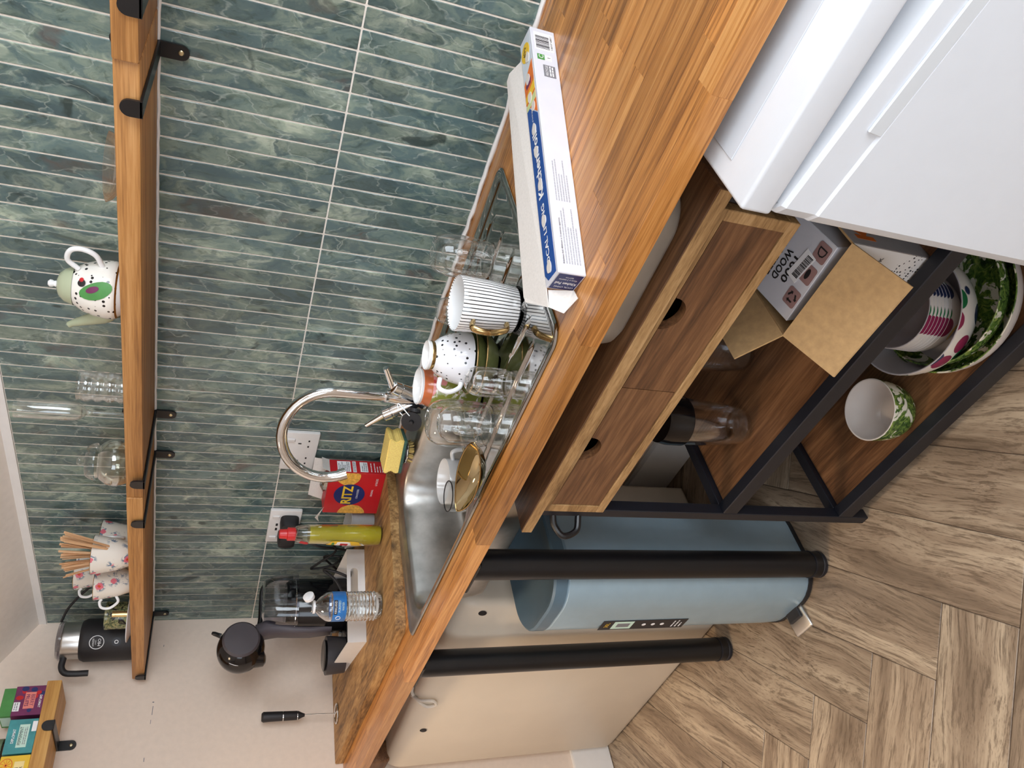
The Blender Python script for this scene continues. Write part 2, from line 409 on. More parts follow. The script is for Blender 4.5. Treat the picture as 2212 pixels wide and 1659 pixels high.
def leafy(name, ground, dark, mid, bright, scale=22.0):
    n = N(name); v = n.coords()
    a = n.ramp(n.noise(v, scale * 2.4, 5, 0.6, 2.2), [(0.34, dark), (0.52, mid), (0.68, bright)])
    k = n.noise(v, scale, 3, 0.55, 1.6)
    n.col(n.mix(n.ramp(k, [(0.41, (0, 0, 0, 1)), (0.44, (1, 1, 1, 1))]), ground, a)); n.set(0.2); return n.m
M_['leaf'] = leafy('jungle_leaf_print', rgb(226, 222, 206), rgb(34, 56, 32), rgb(86, 116, 52), rgb(150, 166, 84))
M_['tin'] = leafy('dark_botanical_print', rgb(20, 20, 22), rgb(40, 60, 44), rgb(128, 132, 92), rgb(176, 160, 110), 30)
n = N('black_striped_china'); tc = n.add('ShaderNodeTexCoord'); sp = n.add('ShaderNodeSeparateXYZ'); n.lk(tc.outputs['Object'], sp.inputs[0])
fr = n.math('FRACT', n.math('MULTIPLY', n.math('ADD', n.math('ARCTAN2', sp.outputs[1], sp.outputs[0]), 4.0), 46 / (2 * PI)))
n.col(n.ramp(fr, [(0.0, rgb(240, 238, 236)), (0.70, rgb(240, 238, 236)), (0.74, rgb(24, 24, 26)), (0.96, rgb(24, 24, 26))], 'CONSTANT')); n.set(0.12, **{'Coat Weight': 0.3})
M_['stripes'] = n.m
n = N('dotted_carton_print'); v = n.coords(); d = n.voro(v, 190, rnd=0.35).outputs['Distance']
sp = n.add('ShaderNodeSeparateXYZ'); n.lk(v, sp.inputs[0])
gr = n.math('MULTIPLY', n.math('SUBTRACT', 0.10, sp.outputs[2]), 5.0)
ok = n.math('GREATER_THAN', n.math('ADD', gr, n.math('MULTIPLY', n.noise(v, 60, 1), 0.35)), 0.42)
dd = n.math('MULTIPLY', ok, n.math('LESS_THAN', d, 0.34))
n.col(n.mix(dd, rgb(222, 218, 214), rgb(50, 48, 50))); n.set(0.7); M_['cartonprint'] = n.m

# ================================================================== THE SETTING
PITCH = 0.037; CT = 0.9006; TILE_TOP = 1.776; SEAM = 1.1814
# floor: herringbone planks
fl = obj('floor', (lambda b: (box(b, -0.2, 4.4, -3.4, 0.02, -0.03, -0.0015), b)[1])(B()), M_['joint'], angle=None); structure(fl)
W_, LEN = 0.152, 0.75
e1 = Vector((math.sqrt(.5), -math.sqrt(.5), 0)); e2 = Vector((-math.sqrt(.5), -math.sqrt(.5), 0)); A0 = Vector((1.464, -0.765, 0))
bm = B(); box(bm, 0.0006, LEN - 0.0006, 0.0006, W_ - 0.0006, -0.02, 0.0, 0.0012, 1); pk = None
plank_mesh = None
for kb in range(-5, 6):
    for ka in range(-30, 31):
        org = A0 + (e1 * (-W_) + e2 * W_) * ka + (e1 + e2) * LEN * kb
        for which in (0, 1):
            if which == 0: o_, dx, dy = org - e1 * LEN, e1, e2
            else: o_, dx, dy = org + e1 * W_, e2, -e1
            c_ = o_ + dx * LEN / 2 + dy * W_ / 2
            if not (-0.2 < c_.x < 3.7 and -2.9 < c_.y < 0.12): continue
            if plank_mesh is None:
                pk = obj('plank', bm, M_['lvt'], fl, angle=40); plank_mesh = pk
            else: pk = inst('plank', plank_mesh, fl)
            ang = math.atan2(dx.y, dx.x)
            # local y axis must follow dy
            sgn = 1 if dx.cross(dy).z > 0 else -1
            if sgn > 0: pk.location = o_; pk.rotation_euler = (0, 0, ang)
            else: pk.location = o_ + dy * W_; pk.rotation_euler = (0, 0, ang)
# back wall with stacked upright tiles
wb = B(); box(wb, -0.1, 4.4, 0.0008, 0.12, 0.0, 1.80); wb_o = structure(obj('wall_back', wb, M_['grout'], angle=None))
tiles = {}
for row, (z0, z1) in enumerate(((CT + 0.004, SEAM), (SEAM, TILE_TOP))):
    b = B(); box(b, 0.0015, PITCH - 0.0015, -0.0004, 0.006, 0.0015, z1 - z0 - 0.0015, 0.0011, 1)
    first = None
    for k in range(80):
        x = 0.01132 - PITCH + k * PITCH
        if x < -0.03: continue
        if first is None: first = t = obj('tile', b, M_['tile'], wb_o, angle=40)
        else: t = inst('tile', first, wb_o)
        t.location = (x if x > 0 else 0.0, 0, z0)
        if x <= 0: t.scale = (0.3, 1, 1)
b = B(); box(b, -0.1, 4.4, 0.0002, 0.004, 0.0, CT - 0.02); obj('plaster_panel', b, M_['wall'], wb_o, angle=None)
b = B(); box(b, -0.12, 0.0, -3.4, 0.12, -0.02, 2.75); wl = structure(obj('wall_left', b, M_['wall'], angle=None))
b = B()
for (y0, z0, y1, z1) in ((-0.262, 1.452, -0.264, 1.448), (-0.275, 1.449, -0.300, 1.450), (-0.315, 1.4505, -0.326, 1.451), (-0.085, 1.440, -0.090, 1.441), (-0.42, 1.455, -0.43, 1.456)):
    box(b, -0.001, 0.0003, min(y0, y1), max(y0, y1) + 0.0008, min(z0, z1), max(z0, z1) + 0.0008)
obj('scuff_marks', b, M_['greyink'], wl, angle=None)
b = B(); box(b, 3.58, 3.7, -3.4, 0.12, -0.02, 1.0); box(b, 3.58, 3.7, -3.4, 0.12, 2.2, 2.75)
box(b, 3.58, 3.7, -3.4, -1.65, 1.0, 2.2); box(b, 3.58, 3.7, -0.35, 0.12, 1.0, 2.2); structure(obj('wall_right', b, M_['wall'], angle=None))
b = B(); box(b, -0.1, 4.5, -3.5, -3.38, -0.02, 0.87); box(b, -0.1, 4.5, -3.5, -3.38, 2.23, 2.75)
box(b, -0.1, 2.0, -3.5, -3.38, 0.87, 2.23); box(b, 3.5, 4.5, -3.5, -3.38, 0.87, 2.23); structure(obj('wall_rear', b, M_['wall'], angle=None))
for i, (M, wd, ht) in enumerate(((Matrix.Translation((2.75, -3.42, 1.55)), 1.5, 1.36), (Matrix.Translation((3.63, -1.00, 1.60)) @ Matrix.Rotation(PI / 2, 4, 'Z'), 1.3, 1.2))):
    b = B()
    for s in (-1, 1):
        box(b, s * wd / 2 - 0.03, s * wd / 2 + 0.03, -0.03, 0.03, -ht / 2, ht / 2, M=M); box(b, -wd / 2, wd / 2, -0.03, 0.03, s * ht / 2 - 0.03, s * ht / 2 + 0.03, M=M)
    box(b, -0.025, 0.025, -0.03, 0.03, -ht / 2, ht / 2, M=M); box(b, -wd / 2, wd / 2, -0.025, 0.025, 0.1, 0.14, M=M)
    structure(obj('window_%d' % (i + 1), b, M_['white'], angle=None))
# sloping ceiling and the flat part beyond it
b = B(); sl = math.tan(math.radians(32.3))
for (y0, z0, y1, z1) in ((0.03, 1.793 - 0.03 * sl, -1.25, 1.793 + 1.25 * sl), (-1.25, 1.793 + 1.25 * sl, -3.45, 1.793 + 1.25 * sl)):
    p = [b.verts.new(c) for c in ((-0.1, y0, z0), (4.45, y0, z0), (4.45, y1, z1), (-0.1, y1, z1))]
    q = [b.verts.new((v_.co.x, v_.co.y, v_.co.z + 0.06)) for v_ in p]
    b.faces.new(p); b.faces.new(q[::-1])
    for j in range(4): b.faces.new((p[j], q[j], q[(j + 1) % 4], p[(j + 1) % 4]))
structure(obj('ceiling', b, M_['ceiling'], angle=None))
b = B(); box(b, 0.0, 3.58, -0.004, 0.02, TILE_TOP, 1.80); structure(obj('trim_1', b, M_['white'], angle=None))      # strip over the tiles
b = B(); rnd = random.Random(5)                                                                                    # silicone bead
pts = [(x * 0.02, -0.0035, CT + 0.004 + rnd.uniform(-0.0012, 0.0012)) for x in range(0, 160)]
tube(b, pts, [0.005 + rnd.uniform(-0.001, 0.001) for _ in pts], 6); structure(obj('trim_2', b, M_['white'], angle=60))
b = B(); pts = [(x * 0.02, -0.002, 1.4805 + rnd.uniform(-0.0008, 0.0008)) for x in range(0, 160)]
tube(b, pts, 0.0035, 6); structure(obj('trim_3', b, M_['white'], angle=60))
b = B(); box(b, 0, 3.58, -0.018, 0.001, 0.0, 0.145, 0.004, 1); structure(obj('baseboard_back', b, M_['white'], angle=40))
b = B(); box(b, -0.001, 0.016, -3.38, -0.02, 0.0, 0.145, 0.004, 1); structure(obj('baseboard_left', b, M_['white'], angle=40))
cl = thing('ceiling_lamp', 'round white ceiling lamp on the flat ceiling', 'lamp', (0.55, -1.40, 2.58))
b = B(); lathe(b, [(0, 0.0), (0.15, 0.0), (0.16, -0.02), (0.15, -0.05), (0.145, -0.05)], 32); obj('rim', b, M_['white'], cl)
n = N('lamp_diffuser'); n.col((1, 0.9, 0.75, 1)); n.set(**{'Emission Color': (1, 0.8, 0.58, 1), 'Emission Strength': 3.0})
b = B(); lathe(b, [(0.147, -0.045), (0.10, -0.065), (0, -0.072)], 32); obj('diffuser', b, n.m, cl)
ld_ = bpy.data.lights.new('lamp_bulb', 'AREA'); ld_.shape = 'DISK'; ld_.size = 0.28; ld_.energy = 8; ld_.spread = 1.6; ld_.color = (1.0, 0.74, 0.48)
lo_ = bpy.data.objects.new('lamp_bulb', ld_); COL.objects.link(lo_); lo_.location = (0, 0, -0.08); lo_.parent = cl

# ================================================================== WORKTOP, SINK, TAP
wt = thing('worktop', 'long oiled hardwood worktop of glued staves on round black legs', 'worktop')
ybs = [-0.5806, -0.545, -0.51] + [-0.51 + 0.04 * i for i in range(1, 11)] + [-0.07, -0.036, -0.001]
rr = random.Random(21)
for si in range(len(ybs) - 1):
    y0, y1 = ybs[si], ybs[si + 1]
    spans = [(0.002, 3.05)] if (y1 <= -0.5099 or y0 >= -0.0701) else [(0.002, 0.905), (1.806, 3.05)]
    for (xa, xb) in spans:
        x = xa
        nxt = xa + rr.uniform(0.12, 0.6)
        while x < xb - 1e-4:
            e = nxt if nxt < xb - 0.1 else xb
            b = B(); box(b, x, e, y0, y1, CT - 0.0278, CT, 0.0003, 1)
            obj('stave', b, M_['top'], wt, angle=None)
            x = e; nxt = e + rr.uniform(0.25, 0.75)
for lx in (1.232, 0.798):
    b = B(); lathe(b, [(0, 0.004), (0.030, 0.004), (0.030, CT - 0.034), (0, CT - 0.034)], 32, (lx, -0.54))
    lg = obj('leg', b, M_['black'], wt)
    b = B(); lathe(b, [(0, 0), (0.027, 0), (0.031, 0.003), (0.031, 0.011), (0.027, 0.015), (0.0275, 0.030), (0.0315, 0.032), (0.0315, 0.036), (0, 0.036)], 32, (lx, -0.54))
    obj('foot', b, M_['charcoal'], lg)
    b = B(); box(b, lx - 0.05, lx + 0.05, -0.575, -0.49, CT - 0.040, CT - 0.0285, 0.004, 1); obj('mounting_plate', b, M_['black'], lg)
b = B(); box(b, 0.005, 0.09, -0.52, -0.455, CT - 0.125, CT - 0.0285, 0.012, 3); obj('support_block', b, M_['trolley'], wt)

# sink: one pressed sheet
SX, SY, SW, SD = 0.892, -0.527, 0.93, 0.472
sk = thing('sink', 'stainless steel inset sink with bowl and ribbed drainer', 'sink', (SX, SY, CT))
def sd_rr(x, y, cx, cy, hw, hh, r):
    qx, qy = abs(x - cx) - hw + r, abs(y - cy) - hh + r
    return math.hypot(max(qx, 0), max(qy, 0)) + min(max(qx, qy), 0) - r
def sst(t): t = max(0.0, min(1.0, t)); return t * t * (3 - 2 * t)
def sink_z(x, y):
    d = -sd_rr(x, y, SW / 2, SD / 2, SW / 2, SD / 2, 0.03)
    z = 0.0035 * math.exp(-((d - 0.006) / 0.005) ** 2) + 0.0012
    s = -sd_rr(x, y, 0.263, 0.205, 0.222, 0.182, 0.075)
    if s > -0.02:
        z -= 0.004 * sst((s + 0.02) / 0.02)
        if s > 0: z -= 0.142 * sst(s / 0.034) + 0.004 * sst(s / 0.12)
    if x > 0.50:
        f = sst((x - 0.505) / 0.02) * sst((d - 0.015) / 0.012)
        z -= 0.006 * f
        for k in range(7):
            yk = 0.055 + k * 0.058 + 0.02 * math.sin((x - 0.5) * 5 + k)
            xk0, xk1 = 0.545, 0.885 - 0.012 * abs(k - 3)
            g = sst((x - xk0) / 0.02) * sst((xk1 - x) / 0.02)
            z += 0.0045 * f * g * math.exp(-((y - yk) / 0.0042) ** 2)
    return z
NX, NY = 300, 152
b = B(); grid = []
for i in range(NX + 1):
    row = []
    for j in range(NY + 1):
        x, y = SW * i / NX, SD * j / NY
        cx = min(max(x, 0.03), SW - 0.03); cy = min(max(y, 0.03), SD - 0.03)
        dx, dy = x - cx, y - cy; l = math.hypot(dx, dy)
        if dx and dy and l > 0.03: x, y = cx + dx / l * 0.03, cy + dy / l * 0.03
        row.append(b.verts.new((x, y, sink_z(x, y))))
    grid.append(row)
for i in range(NX):
    for j in range(NY): b.faces.new((grid[i][j], grid[i + 1][j], grid[i + 1][j + 1], grid[i][j + 1]))
n = N('sink_steel'); vv = n.coords((1, 1, 1))
n.col(n.ramp(n.noise(vv, 12, 4), [(0.35, rgb(168, 166, 162)), (0.65, rgb(206, 204, 200))])); n.set(None, 1.0)
sp = n.add('ShaderNodeSeparateXYZ'); n.lk(vv, sp.inputs[0])
# polished drainer, brushed bowl
n.lk(n.ramp(sp.outputs[0], [(0.50, (0.36, 0.36, 0.36, 1)), (0.515, (0.055, 0.055, 0.055, 1))]), n.b.inputs['Roughness'])
n.bump(n.noise(vv, 22, 2), 0.08, 0.002)
obj('basin_sheet', b, n.m, sk, angle=60)
b = B(); lathe(b, [(0, -0.139), (0.018, -0.139), (0.022, -0.1435), (0.040, -0.1425), (0.042, -0.1452)], 32, (0.263, 0.205)); obj('waste_ring', b, M_['chrome'], sk)
b = B(); lathe(b, [(0.04, -0.149), (0.038, -0.175), (0.02, -0.18), (0.02, -0.20)], 24, (0.263, 0.205)); tube(b, bez([(0.263, 0.205, -0.195), (0.263, 0.225, -0.225), (0.263, 0.30, -0.232), (0.263, 0.50, -0.24)], 8), 0.019, 14); obj('waste_pipe', b, M_['white'], sk)

# tap
tp = thing('mixer_tap', 'chrome swan-neck mixer tap with two lever handles behind the sink', 'tap', (1.222, -0.098, CT + 0.0012))
b = B(); lathe(b, [(0, 0), (0.026, 0), (0.026, 0.006), (0.021, 0.012), (0.019, 0.02), (0.017, 0.06), (0.015, 0.085), (0.0155, 0.092), (0.013, 0.096), (0, 0.096)], 32); bd = obj('body', b, M_['chrome'], tp)
d_ = Vector((-0.19, -0.10, 0)).normalized(); pts = [(0, 0, 0.09), (0, 0, 0.15), (0, 0, 0.20)]
R_ = 0.104
for k in range(0, 25):
    a = PI - k / 24.0 * math.radians(205)
    p = d_ * (R_ + R_ * math.cos(a)); pts.append((p.x, p.y, 0.205 + R_ * 1.0 * math.sin(a)))
b = B(); tube(b, pts, 0.0125, 16); sp_ = obj('spout', b, M_['chrome'], tp, angle=60)
e_ = Vector(pts[-1]); f_ = (Vector(pts[-1]) - Vector(pts[-2])).normalized()
b = B(); tube(b, [e_ - f_ * 0.012, e_ + f_ * 0.006], 0.0138, 20); obj('aerator', b, M_['chrome'], sp_)
for sgn in (1, -1):
    ax = Vector((0.50 * sgn, -0.16, 0.86)).normalized(); z_ = Vector((0, 0, 0.008))
    b = B(); tube(b, [ax * 0.004 + z_, ax * 0.072 + z_, ax * 0.073 + z_, ax * 0.076 + z_, ax * 0.077 + z_, ax * 0.094 + z_, ax * 0.096 + z_], [0.0165, 0.0165, 0.0145, 0.0145, 0.0165, 0.0160, 0.0135], 24)
    h_ = obj('handle', b, M_['chrome'], tp, angle=40)
    t0 = ax * 0.092 + z_; d_h = Vector((0.82 * sgn, 0.10, 0.42 if sgn > 0 else 0.55)).normalized()
    b = B(); tube(b, [t0, t0 + d_h * 0.030, t0 + d_h * 0.058], [0.0075, 0.0068, 0.0062], 14); obj('lever', b, M_['chrome'], h_)
# plug on its chain, hanging off the tap
pg = thing('sink_plug', 'black rubber sink plug hanging on a ball chain from the tap', 'plug', (1.186, -0.135, CT + 0.003))
b = B(); Mx = Matrix.Translation((0, 0, 0.024)) @ Matrix.Rotation(math.radians(68), 4, 'X') @ Matrix.Rotation(0.4, 4, 'Y')
lathe(b, [(0, -0.006), (0.019, -0.006), (0.023, 0.004), (0.024, 0.008), (0.006, 0.009), (0.004, 0.016), (0, 0.016)], 24, M=Mx); obj('stopper', b, M_['blackmat'], pg)
b = B(); lathe(b, [(0, -0.004), (0.013, -0.004), (0.015, 0.004), (0, 0.007)], 20, M=Matrix.Translation((0.022, 0.012, 0.022)) @ Matrix.Rotation(math.radians(80), 4, 'X') @ Matrix.Rotation(-0.7, 4, 'Y')); obj('overflow_stopper', b, M_['blackmat'], pg)
b = B()
for p in bez([(0.0, 0.004, 0.038), (0.012, 0.014, 0.055), (0.03, 0.022, 0.062), (0.026, 0.012, 0.05), (0.016, 0.0, 0.034)], 8):
    lathe(b, [(0, -0.0018), (0.0014, -0.0011), (0.0018, 0), (0.0014, 0.0011), (0, 0.0018)], 6, M=Matrix.Translation(p))
obj('ball_chain', b, M_['chrome'], pg)['kind'] = 'stuff'
# sponge on a round brush
br = thing('dish_brush', 'round dish brush with steel ring and straw bristles under the sponge', 'brush', (1.075, -0.135, CT + 0.003))
b = B(); lathe(b, [(0, 0.012), (0.026, 0.012), (0.028, 0.016), (0.027, 0.020), (0, 0.021)], 28); obj('head', b, M_['charcoal'], br)
b = B(); tube(b, [(0.0285 * math.cos(a * PI / 14), 0.0285 * math.sin(a * PI / 14), 0.0155) for a in range(28)], 0.002, 8, closed=True); obj('ring', b, M_['chrome'], br)
b = B(); rr = random.Random(4)
for k in range(130):
    a, q = rr.uniform(0, 2 * PI), 0.025 * math.sqrt(rr.random()); t_ = 1.28
    tube(b, [(q * math.cos(a), q * math.sin(a), 0.012), (q * t_ * math.cos(a), q * t_ * math.sin(a), 0.0)], 0.0008, 4)
obj('bristles', b, M_['bristle'], br)['kind'] = 'stuff'
sg = thing('sponge', 'yellow grooved washing-up sponge with green scouring pad', 'sponge', (1.075, -0.135, CT + 0.0245), 0.35)
poly = [(-0.045, 0), (0.045, 0), (0.046, 0.010), (0.040, 0.016), (0.040, 0.022), (0.047, 0.029), (0.046, 0.036), (-0.046, 0.036), (-0.047, 0.029), (-0.040, 0.022), (-0.040, 0.016), (-0.046, 0.010)]
b = B(); prism(b, poly, -0.031, 0.031, Matrix.Translation((0, 0, 0.007)) @ Matrix.Rotation(PI / 2, 4, 'X')); bmesh.ops.bevel(b, geom=list(b.edges), offset=0.002, segments=2, affect='EDGES'); obj('foam', b, M_['sponge'], sg, angle=50)
b = B(); box(b, -0.045, 0.045, -0.031, 0.031, 0.0, 0.0075, 0.002, 2); obj('scouring_pad', b, M_['scour'], sg)

# ================================================================== THINGS DRYING ON THE DRAINER
DR = 0.8980
def handle_pts(r0, z0, z1, out, ang=0.0, n=8, dip=0.25):
    p = bez([(r0, 0, z1), (r0 + out * 0.75, 0, z1 + (z1 - z0) * 0.05), (r0 + out, 0, (z0 + z1) / 2 + (z1 - z0) * 0.1), (r0 + out * 0.6, 0, z0 + (z1 - z0) * dip * 0.4), (r0, 0, z0)], n)
    c, s = math.cos(ang), math.sin(ang)
    return [(q.x * c - q.y * s, q.x * s + q.y * c, q.z) for q in p]
CAMA = lambda x, y: math.atan2(-1.27 - y, 2.444 - x)     # bearing from a spot to the viewer
# striped mug
t = thing('mug', 'white mug with fine black vertical stripes and gold handle', 'mug', (1.710, -0.343, DR))
b = B(); lathe(b, [(0, 0.004), (0.034, 0.004), (0.036, 0.001), (0.0395, 0.004), (0.0445, 0.055), (0.0462, 0.1005), (0.0455, 0.102), (0.0445, 0.1005), (0.0425, 0.055), (0.037, 0.008), (0, 0.006)], 64); obj('body', b, M_['stripes'], t)
b = B(); lathe(b, [(0.0444, 0.1006), (0.0425, 0.055), (0.0369, 0.0082), (0, 0.0072)], 48); obj('interior', b, M_['porcelain'], t, recalc=False)
a_ = CAMA(1.71, -.343) - 0.62
b = B(); tube(b, handle_pts(0.043, 0.022, 0.080, 0.026, a_, 10), [0.0058] * 10 + [0.0062] * 31, 12, flat=0.75); obj('handle', b, M_['gold'], t)
# upturned polka-dot teacup on a green leaf dish
t = thing('teacup', 'upturned white teacup with black polka dots and gold foot ring', 'cup', (1.588, -0.343, DR + 0.047))
b = B(); lathe(b, [(0.0475, 0.0), (0.0478, 0.0015), (0.0465, 0.014), (0.042, 0.034), (0.033, 0.052), (0.0262, 0.060), (0.0248, 0.063)], 56); obj('body', b, M_['polka'], t)
b = B(); lathe(b, [(0.0250, 0.0625), (0.0262, 0.066), (0.0258, 0.0685), (0.0246, 0.0688)], 48); obj('gold_band', b, M_['gold'], t)
b = B(); lathe(b, [(0.0252, 0.0686), (0.0262, 0.0735), (0.0250, 0.0752), (0.0238, 0.0735), (0.022, 0.064), (0, 0.063)], 48); obj('foot', b, M_['porcelain'], t)
b = B(); lathe(b, [(0.0474, 0.0002), (0.0455, 0.013), (0.041, 0.032), (0.031, 0.050), (0, 0.058)], 40); obj('interior', b, M_['porcelain'], t)
a_ = CAMA(1.588, -.343) - 1.15
b = B(); tube(b, handle_pts(0.041, 0.012, 0.050, 0.024, a_, 8), 0.0042, 10); obj('handle', b, M_['porcelain'], t)
t = thing('leaf_dish', 'green leaf-shaped dishes with gold rims stacked under the polka-dot cup', 'dish', (1.592, -0.348, DR))
for k, (zz, sc_, tilt) in enumerate(((0.0, 1.0, 0.0), (0.016, 0.97, 0.0))):
    b = B(); Mx = Matrix.Translation((0, 0, zz)) @ Matrix.Rotation(0.5 + k * 0.4, 4, 'Z') @ Matrix.Diagonal((1.12 * sc_, 0.92 * sc_, 1, 1))
    lathe(b, [(0, 0.003), (0.026, 0.002), (0.03, 0.0), (0.034, 0.004), (0.048, 0.018), (0.0555, 0.0285), (0.054, 0.0288), (0.046, 0.02), (0.032, 0.007), (0, 0.006)], 40, M=Mx)
    o_ = obj('dish', b, M_['oliveglaze'], t)
    b = B(); tube(b, [Mx @ Vector((0.0552 * math.cos(i * PI / 20), 0.0552 * math.sin(i * PI / 20), 0.0292)) for i in range(40)], 0.0013, 6, closed=True); obj('gold_rim', b, M_['gold'], o_)
# double-walled glasses, all upside down
def glass_double(name, label, x, y, r, h, hand=None, inner=0.80):
    t = thing(name, label, 'glass', (x, y, DR))
    o = [(r * 0.86, 0.0), (r * 0.90, 0.001), (r * 0.97, h * 0.12), (r, h * 0.35), (r, h * 0.66), (r * 0.94, h * 0.82), (r * 0.78, h * 0.94), (r * 0.55, h * 0.99), (r * 0.3, h), (r * 0.12, h * 0.985), (0, h * 0.975)]
    b = B(); lathe(b, o, 48); obj('outer_wall', b, M_['glass'], t)
    i_ = [(r * 0.86, 0.0), (r * 0.83, 0.004), (r * 0.83, h * 0.45), (r * 0.78, h * 0.62), (r * 0.62, h * (inner - 0.06)), (r * 0.35, h * inner), (0, h * (inner + 0.01))]
    b = B(); lathe(b, i_, 48); obj('inner_wall', b, M_['glass'], t)
    b = B(); tube(b, [(r * 0.865 * math.cos(k * PI / 20), r * 0.865 * math.sin(k * PI / 20), 0.0012) for k in range(40)], 0.0012, 6, closed=True); obj('rim', b, M_['glass'], t)
    if hand is not None:
        b = B(); tube(b, handle_pts(r * 0.97, h * 0.22, h * 0.62, 0.022, hand, 8), 0.0052, 12); obj('handle', b, M_['glass'], t)
    return t
glass_double('glass_mug', 'upturned double-walled glass mug behind the striped mug near foil box', 1.668, -0.152, 0.0395, 0.108, CAMA(1.668, -.152) + 0.15)
glass_double('glass_tumbler', 'small upturned glass peeping out behind the striped mug rim', 1.617, -0.252, 0.0265, 0.098)
glass_double('glass_mug', 'upturned double-walled glass mug in front of the flowered mug', 1.501, -0.418, 0.0425, 0.106, CAMA(1.501, -.418) - 0.25)
glass_double('glass_tumbler', 'small upturned shot glass in front of the green leaf dishes', 1.622, -0.430, 0.0255, 0.072)
# flowered mug, upside down
t = thing('mug', 'upturned green mug with pink flowers and an orange band', 'mug', (1.493, -0.326, DR))
b = B(); lathe(b, [(0.041, 0.0), (0.0415, 0.001), (0.0415, 0.045), (0.0405, 0.078), (0.036, 0.091)], 48); obj('body', b, M_['flowermug'], t)
b = B(); lathe(b, [(0.036, 0.0908), (0.0335, 0.097), (0.0335, 0.106), (0.0325, 0.107)], 48); obj('orange_band', b, plain('orange_lustre', rgb(196, 104, 58), 0.2, mottled=0.12, coat=0.3), t)
b = B(); lathe(b, [(0.0328, 0.1068), (0.034, 0.111), (0.0328, 0.1125), (0.031, 0.111), (0.029, 0.100), (0, 0.099)], 48); obj('foot', b, M_['porcelain'], t)
b = B(); lathe(b, [(0.0408, 0.0004), (0.039, 0.004), (0.0385, 0.07), (0.03, 0.085), (0, 0.09)], 40); obj('interior', b, M_['porcelain'], t)
b = B(); tube(b, handle_pts(0.040, 0.022, 0.07, 0.024, 2.3, 8), 0.0045, 10); obj('handle', b, M_['porcelain'], t)
# gold leaf-shaped bowl propped on the bowl edge
t = thing('gold_dish', 'polished gold boat-shaped dish propped on the sink edge', 'dish', (1.474, -0.505, CT + 0.004))
b = B(); rings = []
for k, (s_, z_) in enumerate(((0.30, 0.0), (0.42, 0.001), (0.72, 0.012), (1.0, 0.030), (0.975, 0.0305), (0.70, 0.0145), (0.40, 0.004), (0.05, 0.0035))):
    rings.append([(0.088 * s_ * math.copysign(abs(math.cos(a)) ** 1.0, math.cos(a)), 0.026 * s_ * math.copysign(abs(math.sin(a)) ** 1.35, math.sin(a)), z_ + 0.006 * s_ * math.cos(a) ** 4) for a in [2 * PI * i / 48 for i in range(48)]])
Mx = Matrix.Translation((0, 0, 0.016)) @ Matrix.Rotation(-0.10, 4, 'Y') @ Matrix.Rotation(0.06, 4, 'Z') @ Matrix.Rotation(math.radians(30), 4, 'X') @ Matrix.Translation((0, 0, -0.012))
loft(b, rings, M=Mx); obj('bowl', b, plain('mirror_gold', rgb(184, 172, 138), 0.05, 1.0, mottled=0.03), t, angle=60)
b = B(); tube(b, [Mx @ Vector((0.0885 * math.cos(a), 0.0265 * math.copysign(abs(math.sin(a)) ** 1.35, math.sin(a)), 0.031 + 0.006 * math.cos(a) ** 4)) for a in [2 * PI * i / 48 for i in range(48)]], 0.0012, 6, closed=True); obj('rim', b, M_['gold'], t)
# cups standing in the bowl
BB = CT - 0.1465
t = thing('mug', 'plain white mug standing in the sink bowl', 'mug', (1.108, -0.246, BB))
b = B(); lathe(b, [(0, 0.004), (0.034, 0.003), (0.038, 0.0), (0.047, 0.006), (0.0525, 0.03), (0.0535, 0.092), (0.0525, 0.0935), (0.0515, 0.092), (0.050, 0.03), (0.044, 0.009), (0, 0.008)], 48); obj('body', b, M_['porcelain'], t)
b = B(); tube(b, handle_pts(0.052, 0.022, 0.078, 0.027, 0.55, 8), 0.0052, 10); obj('handle', b, M_['porcelain'], t)
t = thing('glass_tumbler', 'clear straight glass with dark rim standing in the sink bowl', 'glass', (1.158, -0.325, BB))
b = B(); lathe(b, [(0, 0.002), (0.032, 0.0), (0.0335, 0.003), (0.0345, 0.105), (0.0325, 0.105), (0.0315, 0.006), (0, 0.006)], 40); obj('body', b, M_['glass'], t)
b = B(); tube(b, [(0.0335 * math.cos(k * PI / 20), 0.0335 * math.sin(k * PI / 20), 0.1055) for k in range(40)], 0.0013, 6, closed=True); obj('rim', b, M_['charcoal'], t)

# ================================================================== KITCHEN FOIL BOX
p0 = Vector((1.921, -0.516, CT)); p1 = Vector((2.074, -0.088, CT)); yv = (p1 - p0).normalized(); FL = (p1 - p0).length; xv = Vector((yv.y, -yv.x, 0))
ang = math.atan2(yv.y, yv.x) - PI / 2
fb = thing('foil_box', 'long kitchen foil box with open grey flap on the worktop', 'box', tuple((p0 - xv * 0.0) + Vector((0, 0, 0))), ang)
# local axes: x to the front (towards the viewer) side at 0, y along the box, z up
FW, FH = 0.042, 0.042
b = B(); box(b, -FW, 0, 0, FL, 0.0002, FH, 0.0012, 1); obj('carton', b, M_['paper'], fb)
T = frame((-FW / 2, FL / 2, FH), (0, 1, 0), (-1, 0, 0))          # top face: reads along y, letter tops to the back
def wavy(x0, x1, y0, y1): return [(x0, y0), (x1, y0), (x1, y1), ((x0 + x1) / 2, y1 - 0.001), (x0, y1)]
decal('blue_panel', [(-0.222, -0.015), (0.055, -0.015), (0.095, 0.019), (-0.21, 0.019), (-0.222, 0.01)], T, M_['blue'], fb)
decal('pale_panel', rect(0.10, 0.222, -0.016, 0.019), T, plain('pale_grey_print', rgb(206, 214, 222), 0.5), fb, 0.0003)
decal('fruit_print', [(0.058, -0.015), (0.165, -0.015), (0.150, 0.006), (0.138, 0.019), (0.098, 0.019)], T, M_['orange'], fb, 0.0005)
